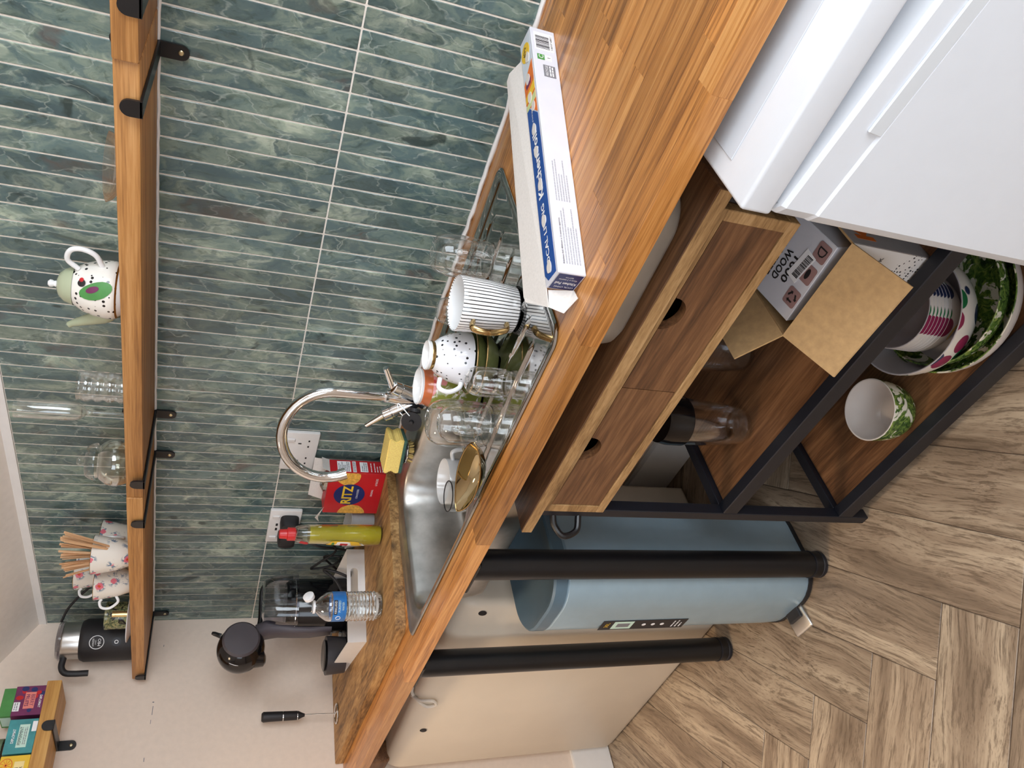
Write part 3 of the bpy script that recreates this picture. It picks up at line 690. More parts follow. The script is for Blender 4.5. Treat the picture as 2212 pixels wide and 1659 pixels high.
decal('banana_print', [(0.105, -0.015), (0.122, -0.015), (0.112, 0.018), (0.100, 0.018)], T, M_['yellow'], fb, 0.0007)
decal('pale_fruit_print', [(0.086, -0.015), (0.100, -0.015), (0.094, 0.018), (0.084, 0.018)], T, plain('lime_print', rgb(204, 214, 150), 0.5), fb, 0.0008)
decal('dark_fruit_print', [(0.126, -0.004), (0.137, -0.006), (0.132, 0.014), (0.124, 0.012)], T, M_['purple'], fb, 0.0008)
decal('price_spot', ell(0.194, 0.003, 0.018, 0.0145), T, M_['yellow'], fb, 0.0007)
text('49p', T, M_['ink'], fb, w=0.019, x=0.196, y=0.004, lift=0.0010)
text('LOCAL LIVING', T, M_['whiteink'], fb, w=0.108, h=0.010, x=-0.155, y=0.002, lift=0.0010, bold=0.02)
text('Kitchen Foil', T, M_['whiteink'], fb, w=0.118, h=0.016, x=-0.030, y=0.002, lift=0.0010, bold=0.03)
text('Suitable for all food types', T, M_['whiteink'], fb, w=0.05, h=0.005, x=0.052, y=0.002, lift=0.0010)
decal('glue_tear', ell(0.078, -0.004, 0.009, 0.006, 16), T, M_['greycard'], fb, 0.0012)
for gx, gy in ((-0.205, 0.003), (-0.128, 0.003), (-0.066, 0.002), (-0.004, 0.003), (0.037, 0.002), (0.102, 0.004), (0.14, 0.004), (0.179, -0.002)):
    decal('glue_tear', [(gx + 0.010 * math.cos(a) * (1 + .15 * math.sin(3 * a + gx * 50)), gy + 0.0068 * math.sin(a)) for a in [2 * PI * i / 18 for i in range(18)]], T, M_['greycard'], fb, 0.0013)
F = frame((0, FL / 2, FH / 2), (0, 1, 0), (0, 0, 1))             # front side
decal('barcode_ground', rect(0.180, 0.218, -0.016, 0.016), F, M_['whiteink'], fb)
b = B(); rr = random.Random(9); k = 0.184
while k < 0.211:
    wd = rr.choice((0.0005, 0.0009, 0.0014)); prism(b, rect(k, k + wd, -0.009, 0.014), 0.0003, 0.0006, F); k += wd + rr.choice((0.0005, 0.0008, 0.0012))
obj('barcode', b, M_['ink'], fb, angle=None)
text('5 060107 438017', F, M_['ink'], fb, w=0.03, h=0.0035, x=0.199, y=-0.0125)
decal('green_mark', rect(0.160, 0.171, 0.002, 0.014), F, M_['green'], fb); decal('recycle_mark', rect(0.160, 0.171, -0.010, 0.0005), F, M_['whiteink'], fb)
text('C', F, M_['whiteink'], fb, h=0.008, x=0.1655, y=0.008, lift=0.0010); text('1', F, M_['ink'], fb, h=0.005, x=0.1655, y=-0.005, lift=0.0010)
decal('recycle_label', rect(0.126, 0.150, -0.014, 0.006), F, M_['greyink'], fb)
text('RECYCLE', F, M_['whiteink'], fb, w=0.020, h=0.004, x=0.138, y=0.001, lift=0.0009); bars(F, M_['whiteink'], fb, 0.128, 0.148, [-0.010, -0.006], 0.002, lift=0.0009)
text('Kitchen foil 450mm x 2 metres approx.', F, M_['ink'], fb, w=0.075, h=0.0032, x=-0.175, y=0.011)
bars(F, M_['paleink'], fb, -0.212, -0.12, [0.006, 0.002, -0.002, -0.006, -0.010, -0.014], 0.0013)
bars(F, M_['paleink'], fb, -0.108, -0.035, [0.010, 0.006, 0.002, -0.002, -0.006, -0.010], 0.0013)
E_ = frame((-FW / 2, 0, FH / 2), (0, 0, 1), (-1, 0, 0))          # near end: reads upwards
decal('end_panel', rect(-0.018, 0.018, -0.018, 0.018), E_, M_['navy'], fb)
text('LOCAL LIVING', E_, M_['whiteink'], fb, w=0.028, h=0.004, x=-0.001, y=0.012); text('Kitchen Foil', E_, M_['whiteink'], fb, w=0.031, h=0.006, y=0.003, bold=0.02)
text('45cm x 2 metres', E_, M_['whiteink'], fb, w=0.027, h=0.0035, y=-0.006); text('approx', E_, M_['whiteink'], fb, w=0.012, h=0.003, y=-0.012)
# the opened lid hangs off the back edge
b = B()
def sheet(bm, pts, th, nrm): 
    a = [bm.verts.new(p) for p in pts]; c = [bm.verts.new(Vector(p) + Vector(nrm) * th) for p in pts]; k = len(pts)
    bm.faces.new(a); bm.faces.new(c[::-1])
    for j in range(k): bm.faces.new((a[j], c[j], c[(j + 1) % k], a[(j + 1) % k]))
sheet(b, [(-FW - 0.0005, -0.030, FH - 0.002), (-FW - 0.0005, FL - 0.03, FH - 0.002), (-0.076, FL - 0.026, FH + 0.006), (-0.086, FL - 0.034, FH + 0.007), (-0.099, 0.018, FH + 0.007), (-0.094, 0.006, FH + 0.007)], 0.0012, (0, 0, 1))
lid = obj('open_flap', b, M_['greycard'], fb, angle=None)
b = B(); sheet(b, [(-FW - 0.0005, -0.030, FH - 0.003), (-0.043, -0.036, 0.018), (-0.026, -0.020, 0.003), (-0.034, -0.003, 0.003), (-FW + 0.0005, -0.003, FH - 0.004)], 0.0010, (0, 0, 1)); obj('end_flap', b, M_['greycard'], lid, angle=None)

# ================================================================== CHOPPING BOARD AND WHAT STANDS ON IT
BT = CT + 0.0245
b = B(); prism(b, [(0.004, -0.012), (0.004, -0.487), (0.845, -0.487), (0.861, -0.474), (0.872, -0.42), (0.892, -0.30), (0.907, -0.185), (0.910, -0.09), (0.906, -0.012)], CT, BT)
bmesh.ops.bevel(b, geom=[e for e in b.edges], offset=0.002, segments=2, affect='EDGES')
tag(obj('chopping_board', b, M_['board'], angle=40), 'thick rustic mango-wood board lying on the worktop by the wall', 'board')
# cracker box
rx = 0.895; t = thing('cracker_box', 'red cracker box with open top standing by the socket', 'box', (0.898, -0.030, BT), math.radians(11))
CW, CD, CH = 0.140, 0.050, 0.143         # local: x from -CW to 0, y from -CD to 0
b = B()
box(b, -CW, 0, -CD, 0, 0.0003, CH, 0.0006, 1); obj('carton', b, M_['red'], t)
F = frame((-CW / 2, -CD, CH / 2), (1, 0, 0), (0, 0, 1))
decal('cracker_print', [(0.07 - 0.0001, -0.02 + 0.0)] + [(0.058 + 0.030 * math.cos(a) * (1 + .03 * math.sin(9 * a)), 0.022 + 0.030 * math.sin(a)) for a in [math.radians(x) for x in range(66, 296, 10)]] + [(0.0699, 0.0)], F, M_['cracker'], t, 0.0005)
decal('cracker_print', [(-0.0699, -0.03)] + [(-0.072 + 0.032 * math.cos(a) * (1 + .03 * math.sin(9 * a)), -0.002 + 0.036 * math.sin(a)) for a in [math.radians(x) for x in range(-82, 86, 9)]] + [(-0.0699, 0.034)], F, M_['cracker'], t, 0.0005)
decal('blue_oval', ell(-0.004, 0.012, 0.036, 0.040), F, M_['navy'], t, 0.0008)
text('RITZ', F, M_['yellow'], t, w=0.062, h=0.026, x=-0.004, y=0.018, lift=0.0013, bold=0.03)
text('CRACKERS', F, M_['whiteink'], t, w=0.032, h=0.005, x=0.0, y=-0.008, lift=0.0013)
text('ORIGINAL', F, M_['whiteink'], t, w=0.024, h=0.005, x=0.004, y=-0.045); text('6 PACKS', F, M_['whiteink'], t, w=0.024, h=0.006, x=0.042, y=-0.052)
E2 = frame((0, -CD / 2, CH / 2), (0, 1, 0), (0, 0, 1))
decal('nutrition_panel', rect(-0.020, 0.020, 0.018, 0.052), E2, M_['whiteink'], t); bars(E2, M_['greyink'], t, -0.018, 0.018, [0.022 + 0.0042 * i for i in range(7)], 0.0018, lift=0.0007)
decal('allergen_panel', rect(-0.021, 0.021, 0.004, 0.013), E2, M_['whiteink'], t); bars(E2, M_['greyink'], t, -0.019, 0.019, [0.006, 0.0095], 0.0018, lift=0.0007)
decal('address_panel', rect(-0.019, 0.019, -0.026, -0.006), E2, M_['whiteink'], t); bars(E2, M_['greyink'], t, -0.017, 0.017, [-0.023, -0.018, -0.013], 0.002, lift=0.0007)
bars(E2, M_['whiteink'], t, -0.018, 0.018, [-0.036, -0.045, -0.052, -0.059, -0.065], 0.0022)
b = B(); sheet(b, [(0.0005, -0.002, CH), (0.0005, -CD + 0.002, CH), (0.010, -CD + 0.004, CH + 0.020), (0.010, -0.004, CH + 0.020)], 0.0007, (1, 0, 0)); obj('flap', b, M_['greycard'], t, angle=None)
b = B(); sheet(b, [(-CW, 0.0004, CH), (-0.004, 0.0004, CH), (-0.006, 0.012, CH + 0.035), (-CW + 0.004, 0.012, CH + 0.035)], 0.0007, (0, 1, 0)); obj('flap', b, M_['greycard'], t, angle=None)
b = B(); sheet(b, [(-CW + 0.02, -CD - 0.0004, CH - 0.001), (-CW + 0.006, -CD - 0.002, CH + 0.004), (-CW - 0.012, -CD - 0.004, CH + 0.010), (-CW - 0.028, -CD - 0.005, CH + 0.006), (-CW - 0.014, -CD - 0.005, CH + 0.018)], 0.0007, (0, -1, 0)); obj('torn_flap', b, M_['greycard'], t, angle=None)
b = B(); rr = random.Random(3)
rg = []
for z_, s_ in ((CH - 0.002, 0.9), (CH + 0.008, 0.8), (CH + 0.014, 0.5)):
    rg.append([(-0.05 + 0.04 * s_ * math.cos(a) * rr.uniform(.8, 1.2), -CD / 2 + 0.018 * s_ * math.sin(a) * rr.uniform(.8, 1.2), z_ + rr.uniform(-.002, .002)) for a in [2 * PI * i / 14 for i in range(14)]])
loft(b, rg); obj('foil_sleeve', b, plain('silver_wrap', rgb(196, 196, 192), 0.25, 1.0, mottled=0.2, sc=80, bump=0.4), t, angle=20)
# translucent tub behind the washing-up liquid
t = thing('plastic_tub', 'translucent plastic tub between cracker box and soap bottle', 'tub', (0.690, -0.085, BT), 0.1)
b = B(); loft(b, [[(x, y, z) for x, y in rrect(0, 0, 0.110 + z * 0.2, 0.075 + z * 0.2, 0.015, 5)] for z in (0.0003, 0.03, 0.062)], True, False); loft(b, [[(x, y, z) for x, y in rrect(0, 0, 0.107 + z * 0.2, 0.072 + z * 0.2, 0.014, 5)] for z in (0.0015, 0.03, 0.062)], True, False); obj('body', b, M_['frosted'], t, recalc=False)
b = B(); tube(b, [(x, y, 0.062) for x, y in rrect(0, 0, 0.125, 0.089, 0.016, 5)], 0.0018, 6, closed=True); obj('rim', b, M_['frosted'], t)
# washing-up liquid
t = thing('soap_bottle', 'washing-up liquid bottle with yellow-green liquid and red cap', 'bottle', (0.790, -0.187, BT), math.radians(-20))
prof = [(0.0, 0.031, 0.024), (0.004, 0.034, 0.0265), (0.05, 0.0345, 0.027), (0.105, 0.033, 0.026), (0.15, 0.0315, 0.025), (0.178, 0.0305, 0.0245), (0.19, 0.030, 0.024), (0.212, 0.023, 0.020), (0.2175, 0.014, 0.014)]
b = B(); loft(b, [[(a * math.cos(q), d * math.sin(q), z + 0.0002) for q in [2 * PI * i / 32 for i in range(32)]] for z, a, d in prof]); obj('bottle', b, thin_glass('bottle_plastic', (0.93, 0.93, 0.88, 1), 1.45, 0.08), t)
b = B(); loft(b, [[(a * math.cos(q) * 0.94, d * math.sin(q) * 0.94, z + 0.003) for q in [2 * PI * i / 32 for i in range(32)]] for z, a, d in prof[:6]]); obj('liquid', b, M_['liquid'], t)
b = B(); lathe(b, [(0, 0.214), (0.0165, 0.214), (0.0165, 0.233), (0.0125, 0.235), (0.0115, 0.252), (0.009, 0.2535), (0, 0.2535)], 28); obj('cap', b, M_['redcap'], t)
for nm, z0, z1, w_, mt, ly in (('label', 0.048, 0.138, 0.019, 'yellow', 0.9), ('label_badge', 0.074, 0.118, 0.0165, 'whiteink', 1.2), ('label_flash', 0.085, 0.104, 0.010, 'red', 1.6), ('label_leaf', 0.118, 0.126, 0.013, 'green', 1.3), ('neck_sticker', 0.182, 0.205, 0.011, 'red', 1.2)):
    b = B(); rows = []
    for i in range(9):
        z = z0 + (z1 - z0) * i / 8; k = math.sqrt(max(0.0, 1 - abs(2 * i / 8 - 1) ** 5)) if nm != 'label_flash' else 1
        aa = [p for p in prof]; 
        for (za, A1, D1), (zb, A2, D2) in zip(prof, prof[1:]):
            if za <= z <= zb: f_ = (z - za) / (zb - za); A_, D_ = A1 + (A2 - A1) * f_, D1 + (D2 - D1) * f_
        rows.append([b.verts.new(((A_ + .0004 * ly) * math.sin(q), -(D_ + .0004 * ly) * math.cos(q), z)) for q in [(-1 + 2 * j / 10) * w_ * max(k, .05) / A_ * 1.1 for j in range(11)]])
    for r0, r1 in zip(rows, rows[1:]):
        for j in range(10): b.faces.new((r0[j], r0[j + 1], r1[j + 1], r1[j]))
    obj(nm, b, M_[mt], t, recalc=False)
text('FAIRY', frame((0, -0.0275, 0.095), (1, 0, 0), (0, 0, 1)), M_['whiteink'], t, w=0.016, h=0.006, lift=0.0012)
# white tray with hand slots
t = thing('tray', 'white metal tray with slotted ends under the coffee machine', 'tray', (0.416, -0.205, BT), math.radians(-11))
TW, TD, TH = 0.320, 0.258, 0.050
b = B(); box(b, -TW / 2, TW / 2, -TD / 2, TD / 2, 0.0003, 0.003); obj('base', b, M_['white'], t, angle=None)
for s in (-1, 1):
    b = B()
    # end wall with a stadium-shaped slot
    out = [(-TD / 2, 0.003), (TD / 2, 0.003), (TD / 2, TH), (-TD / 2, TH)]
    sl_ = rrect(0, 0.030, 0.150, 0.020, 0.0098, 6)
    M2 = Matrix.Translation((s * (TW / 2 - 0.0015), 0, 0)) @ Matrix(((0, 0, 1, 0), (1, 0, 0, 0), (0, 1, 0, 0), (0, 0, 0, 1)))
    for zz in (-0.0012, 0.0012):
        vo = [b.verts.new((x, y, zz)) for x, y in out]; vi = [b.verts.new((x, y, zz)) for x, y in sl_]
        eds = [b.edges.new((vo[i], vo[(i + 1) % 4])) for i in range(4)] + [b.edges.new((vi[i], vi[(i + 1) % len(vi)])) for i in range(len(vi))]
        bmesh.ops.triangle_fill(b, edges=eds, use_beauty=True)
    vs = list(b.verts); hN = len(vs) // 2
    for lst, off in ((range(4), 0), (range(len(sl_)), 4)):
        k = len(lst)
        for i in range(k): b.faces.new((vs[off + i], vs[off + (i + 1) % k], vs[hN + off + (i + 1) % k], vs[hN + off + i]))
    b.transform(M2); obj('end_wall', b, M_['white'], t, angle=None)
    b = B(); box(b, -TW / 2 + 0.003, TW / 2 - 0.003, s * (TD / 2 - 0.0015) - 0.0012, s * (TD / 2 - 0.0015) + 0.0012, 0.003, TH); obj('side_wall', b, M_['white'], t, angle=None)

# capsule coffee machine, facing the room
cm = thing('coffee_machine', 'black capsule coffee machine with round head on a white tray', 'coffee machine', (0.315, -0.155, BT + 0.0032), math.radians(-4))
def ring(cx, cy, z, a, d, k=36, p=1.0): return [(cx + a * math.cos(q), cy + d * math.sin(q), z) for q in [2 * PI * i / k for i in range(k)]]
b = B(); loft(b, [ring(0, 0.025, 0.0, 0.070, 0.078), ring(0, 0.025, 0.006, 0.074, 0.083), ring(0, 0.025, 0.155, 0.073, 0.081), ring(0, 0.028, 0.172, 0.069, 0.074), ring(0, 0.03, 0.182, 0.060, 0.064)])
obj('body', b, M_['blackgloss'], cm)
b = B(); tube(b, [(0.0735 * math.cos(q), 0.025 + 0.0815 * math.sin(q), 0.157) for q in [2 * PI * i / 40 for i in range(40)]], 0.0016, 6, closed=True); obj('trim_ring', b, M_['chrome'], cm)
b = B(); loft(b, [[(x, y, z) for x, y in rrect(0, 0.032, 0.140 * s_, 0.160 * s_, 0.05, 8)] for z, s_ in ((0.150, 1.03), (0.20, 1.0), (0.228, 0.96), (0.244, 0.86), (0.249, 0.7))]); obj('water_tank', b, M_['smoke'], cm)
b = B(); tube(b, bez([(0.0, 0.115, 0.16), (0.0, 0.112, 0.215), (0.0, 0.085, 0.247), (0.0, 0.03, 0.251), (0.0, -0.02, 0.252), (0.0, -0.06, 0.262)], 7), 0.006, 10); obj('tank_rim', b, M_['blackgloss'], cm)
b = B(); rg = []
for z, y, w_, d_ in ((0.05, -0.048, 0.052, 0.026), (0.11, -0.056, 0.052, 0.022), (0.16, -0.052, 0.054, 0.028), (0.20, -0.046, 0.058, 0.036), (0.235, -0.046, 0.064, 0.046), (0.265, -0.062, 0.070, 0.05)):
    rg.append([(x, y_, z) for x, y_ in rrect(0, y, w_, d_, min(w_, d_) * 0.45, 5)])
loft(b, rg); obj('neck', b, plain('taupe_plastic', rgb(74, 68, 74), 0.4), cm)
b = B()
bmesh.ops.create_uvsphere(b, u_segments=40, v_segments=24, radius=0.066); b.transform(Matrix.Translation((0, -0.098, 0.300)) @ Matrix.Diagonal((0.92, 1.02, 0.98, 1))); hd = obj('head', b, M_['blackgloss'], cm)
b = B(); lathe(b, [(0, 0.0), (0.045, -0.003), (0.050, -0.008), (0.050, -0.012)], 36, M=Matrix.Translation((0.0655, -0.094, 0.303)) @ Matrix.Rotation(PI / 2, 4, 'Y')); obj('side_cap', b, plain('taupe_soft_touch', rgb(66, 60, 64), 0.5), hd)
b = B(); tube(b, [(0.0, -0.060, 0.355), (0.0, -0.052, 0.374), (0.0, -0.05, 0.380)], [0.007, 0.006, 0.004], 10); obj('lever', b, M_['blackgloss'], hd)
b = B(); loft(b, [ring(0, -0.125, 0.262, 0.03, 0.028), ring(0, -0.13, 0.238, 0.024, 0.020), ring(0, -0.132, 0.232, 0.010, 0.010)]); obj('nozzle', b, M_['blackgloss'], hd)
b = B(); Mx = Matrix.Translation((0.028, -0.152, 0.318)) @ Matrix.Rotation(-0.5, 4, 'Z') @ Matrix.Rotation(math.radians(72), 4, 'X')
tube(b, [Mx @ Vector((0.0125 * math.cos(a * PI / 12), 0.0125 * math.sin(a * PI / 12), 0)) for a in range(24)], 0.0007, 5, closed=True); obj('badge_ring', b, M_['whiteink'], hd)
b = B(); box(b, -0.045, 0.045, -0.13, -0.05, 0.0, 0.012, 0.004, 2); obj('base', b, M_['blackgloss'], cm)
b = B(); loft(b, [[(x, y, z) for x, y in ell(0, -0.128, 0.050 * s_, 0.055 * s_, 36)] for z, s_ in ((0.012, 0.92), (0.06, 1.0), (0.066, 1.0), (0.066, 0.9))]); dt = obj('drip_tray', b, plain('dark_grey_plastic', rgb(52, 50, 54), 0.4), cm)
b = B(); lathe(b, [(0, 0.0665), (0.042, 0.0665), (0.044, 0.0715), (0.040, 0.073), (0, 0.071)], 36, (0, -0.128)); obj('cup_grid', b, M_['blackgloss'], dt)
b = B(); tube(b, bez([(0.074, 0.02, 0.02), (0.10, 0.06, 0.05), (0.115, 0.085, 0.085), (0.13, 0.07, 0.05), (0.12, 0.06, 0.012), (0.10, 0.09, 0.006)], 8), 0.0042, 8)
obj('power_cord', b, M_['blackmat'], cm)
# water bottle
t = thing('water_bottle', 'open plastic water bottle with blue label in front of coffee machine', 'bottle', (0.731, -0.355, BT))
pr = [(0, 0.004), (0.022, 0.0), (0.030, 0.002), (0.0345, 0.010)]
for i in range(9):
    z = 0.014 + i * 0.0082; pr += [(0.0358, z), (0.0358, z + 0.0038), (0.0342, z + 0.0056), (0.0342, z + 0.0066)]
pr += [(0.0352, 0.090), (0.0352, 0.122), (0.0356, 0.126), (0.033, 0.135), (0.023, 0.149), (0.0125, 0.159), (0.0122, 0.162), (0.0150, 0.1625), (0.0150, 0.1645), (0.0122, 0.165), (0.0122, 0.170), (0.011, 0.170)]
b = B(); lathe(b, pr, 40); obj('body', b, thin_glass('pet_plastic', (0.94, 0.95, 0.95, 1), 1.5, 0.04, 1.6), t)
b = B(); lathe(b, [(0.0, 0.005)] + [(r - 0.0012, z) for r, z in pr[2:-12] ] + [(0.034, 0.118), (0, 0.118)], 40); obj('water', b, M_['water'], t)
b = B(); lathe(b, [(0.0358, 0.0895), (0.0359, 0.090), (0.0359, 0.121), (0.0358, 0.1215)], 48); obj('label', b, plain('blue_label', rgb(44, 112, 182), 0.3, mottled=0.2, sc=30), t)
def curved(body, R, z, ang_, h, mat, parent, wd):
    """lettering wrapped round an upright cylinder"""
    o = text(body, Matrix.Identity(4), mat, parent, w=wd, h=h, lift=0.0)
    for v in o.data.vertices:
        a = ang_ + v.co.x / R; v.co = Vector((R * math.cos(a), R * math.sin(a), z + v.co.y))
    return o
ca = CAMA(.731, -.355)
def curved_patch(R, a0, a1, z0, z1, mat, parent, name):
    b = B(); k = 12; ra = [b.verts.new((R * math.cos(a0 + (a1 - a0) * i / k), R * math.sin(a0 + (a1 - a0) * i / k), z0)) for i in range(k + 1)]
    rb = [b.verts.new((v.co.x, v.co.y, z1)) for v in ra]
    for i in range(k): b.faces.new((ra[i], ra[i + 1], rb[i + 1], rb[i]))
    return obj(name, b, mat, parent, recalc=False)
curved_patch(0.0362, ca - 0.55, ca + 0.42, 0.111, 0.1195, M_['ink'], t, 'name_panel')
curved('KIRKLAND', 0.0365, 0.1153, ca - 0.06, 0.005, M_['whiteink'], t, 0.030); curved('PURIFIED', 0.0364, 0.106, ca, 0.005, M_['palegreen'], t, 0.028); curved('WATER', 0.0364, 0.0975, ca, 0.005, M_['palegreen'], t, 0.02)
b = B(); a_ = ca - 0.85
tube(b, [(0.0362 * math.cos(a_ + 0.0055 / 0.0362 * math.cos(q)), 0.0362 * math.sin(a_ + 0.0055 / 0.0362 * math.cos(q)), 0.108 + 0.0055 * math.sin(q)) for q in [2 * PI * i / 20 for i in range(20)]], 0.0008, 5, closed=True); obj('round_mark', b, M_['whiteink'], t)
b = B(); lathe(b, [(0.0152, 0.1605), (0.0158, 0.161), (0.0158, 0.1655), (0.0150, 0.166)], 28); obj('neck_ring', b, M_['whiteink'], t)
b = B(); lathe(b, [(0, 0.0), (0.013, 0.0), (0.0135, 0.009), (0.012, 0.0098), (0, 0.0098)], 24, M=Matrix.Translation((0.024, 0.010, 0.176)) @ Matrix.Rotation(math.radians(62), 4, Vector((-0.3, 1, 0)))); obj('flip_cap', b, M_['whiteink'], t)
# hand frother
t = thing('milk_whisk', 'handheld milk whisk with black handle standing against the wall', 'whisk', (0.072, -0.362, BT))
b = B(); tube(b, [(0.028 * math.cos(k * PI / 18), 0.028 * math.sin(k * PI / 18), 0.0028) for k in range(36)], 0.0022, 8, closed=True); obj('stand_ring', b, M_['chrome'], t)
b = B(); tube(b, [(-0.028, 0, 0.0028), (0, 0, 0.006), (0.028, 0, 0.0028)], 0.0018, 6); tube(b, bez([(0, 0, 0.005), (-0.004, 0.004, 0.06), (-0.008, 0.006, 0.105)], 5), 0.0021, 8); obj('shaft', b, M_['chrome'], t)
b = B(); tube(b, [(-0.0075, 0.0055, 0.096), (-0.0085, 0.006, 0.104), (-0.010, 0.007, 0.116), (-0.016, 0.011, 0.205), (-0.0165, 0.011, 0.216), (-0.0165, 0.011, 0.221)], [0.004, 0.007, 0.013, 0.0145, 0.0150, 0.011], 24); hn = obj('handle', b, M_['blackmat'], t)
b = B(); tube(b, [(-0.0128, 0.009, 0.158), (-0.0129, 0.009, 0.1605)], 0.0148, 24); tube(b, [(-0.0100, 0.007, 0.1165), (-0.0101, 0.007, 0.1185)], 0.0138, 24); obj('chrome_band', b, M_['chrome'], hn)

# ================================================================== SOCKETS
for (x0, x1, lab, usb) in ((0.824, 0.972, 'white double socket behind the tap spout', False), (0.478, 0.636, 'white double socket with plugged-in black plugs', True)):
    t = thing('double_socket', lab, 'socket', (x0, 0, 1.100)); wd = x1 - x0
    b = B(); box(b, 0, wd, -0.011, -0.0003, 0, 0.086, 0.003, 2); pl = obj('plate', b, M_['white'], t)
    for sx in (0.18, 0.82):
        b = B(); box(b, wd * sx - 0.006, wd * sx + 0.006, -0.0145, -0.0105, 0.058, 0.079, 0.002, 1); obj('switch', b, M_['white'], t)
    b = B()
    for sx in (0.27, 0.73):
        cx = wd * sx
        for (px, pz, w_, h_) in ((0, 0.046, 0.004, 0.008), (-0.011, 0.024, 0.006, 0.004), (0.011, 0.024, 0.006, 0.004)):
            box(b, cx + px - w_ / 2, cx + px + w_ / 2, -0.0115, -0.0105, pz - h_ / 2, pz + h_ / 2)
    if usb:
        for px in (-0.011, 0.011): box(b, wd / 2 + px - 0.006, wd / 2 + px + 0.006, -0.0115, -0.0105, 0.060, 0.066)
    obj('pin_slots', b, M_['ink'], pl, angle=None)
for (px, lab, endp) in ((0.590, 'black mains plug in the socket with cord to the coffee machine', [(0, -0.04, -0.045), (-0.02, -0.045, -0.10), (-0.10, -0.035, -0.145), (-0.17, -0.035, -0.105), (-0.21, -0.03, -0.09), (-0.19, -0.03, -0.15), (-0.14, -0.033, -0.165), (-0.16, -0.02, -0.12), (-0.23, -0.03, -0.178)]), (0.522, 'black mains plug hidden behind the red bottle cap', [(0, -0.04, -0.045), (0.002, -0.042, -0.09), (-0.03, -0.03, -0.15), (-0.04, -0.03, -0.186)])):
    t = thing('mains_plug', lab, 'plug', (px, -0.0112, 1.131))
    b = B(); loft(b, [[(x, -0.0005 - 0.036 * k, z) for x, z in rrect(0, 0, 0.052 * s_, 0.050 * s_, 0.014, 5)] for k, s_ in ((0, 1.0), (0.55, 0.98), (0.9, 0.9), (1.0, 0.7))]); obj('body', b, M_['blackmat'], t)
    b = B(); tube(b, [(0, -0.018, -0.022), (0, -0.02, -0.045)], [0.007, 0.005], 10); obj('cord_grip', b, M_['blackmat'], t)
    b = B(); tube(b, bez([(0, -0.02, -0.04)] + endp[1:], 8), 0.0034, 8); obj('cord', b, M_['blackmat'], t)

# ================================================================== LONG SHELF ON THE TILES
sh = thing('wall_shelf', 'long pine wall shelf on black strap brackets across the green tiles', 'shelf', (0, 0, 1.4815))
ZS = 1.515
for (xa, xb, yf, z0, z1) in ((0.030, 0.9435, -0.203, 0, 0.0335), (0.944, 1.9285, -0.200, 0, 0.0335), (1.930, 2.9, -0.206, 0.0005, 0.0335)):
    b = B(); box(b, xa, xb, yf, -0.006, z0, z1, 0.0025, 2); obj('plank', b, M_['shelf'], sh)
for bx in (2.006, 1.868, 1.005, 0.856, 0.055):
    b = B(); hw = 0.0125; th = 0.004
    box(b, bx - hw, bx + hw, -0.212, -0.004, -0.0045, -0.0003, 0.0008, 1)
    Mf = Matrix.Translation((bx, -0.2078, 0)) @ Matrix.Rotation(PI / 2, 4, 'X')
    prism(b, [(-hw, -0.0045), (hw, -0.0045), (hw, 0.012)] + [(hw * math.cos(a), 0.012 + hw * math.sin(a)) for a in [PI * i / 10 for i in range(1, 10)]] + [(-hw, 0.012)], 0.0, 0.0042, Mf)
    Mw = Matrix.Translation((bx, -0.0035, 0)) @ Matrix.Rotation(PI / 2, 4, 'X')
    prism(b, [(hw, 0.0), (-hw, 0.0), (-hw, -0.034)] + [(-hw * math.cos(a), -0.034 - hw * math.sin(a)) for a in [PI * i / 10 for i in range(1, 10)]] + [(hw, -0.034)], 0.0, 0.0042, Mw)
    br_ = obj('bracket', b, M_['black'], sh, angle=30)
    b = B(); lathe(b, [(0, 0.0018), (0.0035, 0.0012), (0.0045, 0.0)], 16, M=Matrix.Translation((bx, -0.0078, -0.034)) @ Matrix.Rotation(PI / 2, 4, 'X')); obj('screw', b, M_['brass'], br_)
    b = B(); prism(b, [(hw, 0.034), (-hw, 0.034), (-hw, 0.055)] + [(-hw * math.cos(a), 0.055 + hw * math.sin(a)) for a in [PI * i / 10 for i in range(1, 10)]] + [(hw, 0.055)], 0.0, 0.004, Mw); obj('top_tab', b, M_['black'], br_, angle=30)
# glass dish
t = thing('glass_dish', 'shallow clear glass dish at the near end of the shelf', 'dish', (1.716, -0.125, ZS + 0.0003))
b = B(); lathe(b, [(0, 0.0015), (0.030, 0.0), (0.034, 0.002), (0.050, 0.012), (0.056, 0.021), (0.0548, 0.021), (0.049, 0.0145), (0.033, 0.005), (0, 0.004)], 40); obj('body', b, M_['glass'], t)
# teapot
t = thing('teapot', 'polka-dot teapot painted with a green bird, sage lid and spout', 'teapot', (1.447, -0.105, ZS + 0.0003))
b = B(); lathe(b, [(0, 0.003), (0.030, 0.003), (0.034, 0.0), (0.040, 0.004), (0.047, 0.014)], 48); obj('foot', b, M_['porcelain'], t)
b = B(); lathe(b, [(0.047, 0.014), (0.0505, 0.017), (0.0530, 0.022), (0.053, 0.034), (0.050, 0.052), (0.044, 0.070), (0.036, 0.082), (0.033, 0.086)], 56); obj('body', b, dots('teapot_dots', rgb(236, 232, 224), rgb(22, 22, 24), 95, 0.23), t)
b = B(); lathe(b, [(0.0478, 0.0142), (0.0500, 0.0158), (0.0508, 0.0168)], 48); obj('gold_line', b, M_['gold'], t)
b = B(); lathe(b, [(0.0345, 0.086), (0.0335, 0.090), (0.030, 0.100), (0.022, 0.109), (0.010, 0.1135), (0.007, 0.114)], 40); ld = obj('lid', b, M_['sage'], t)
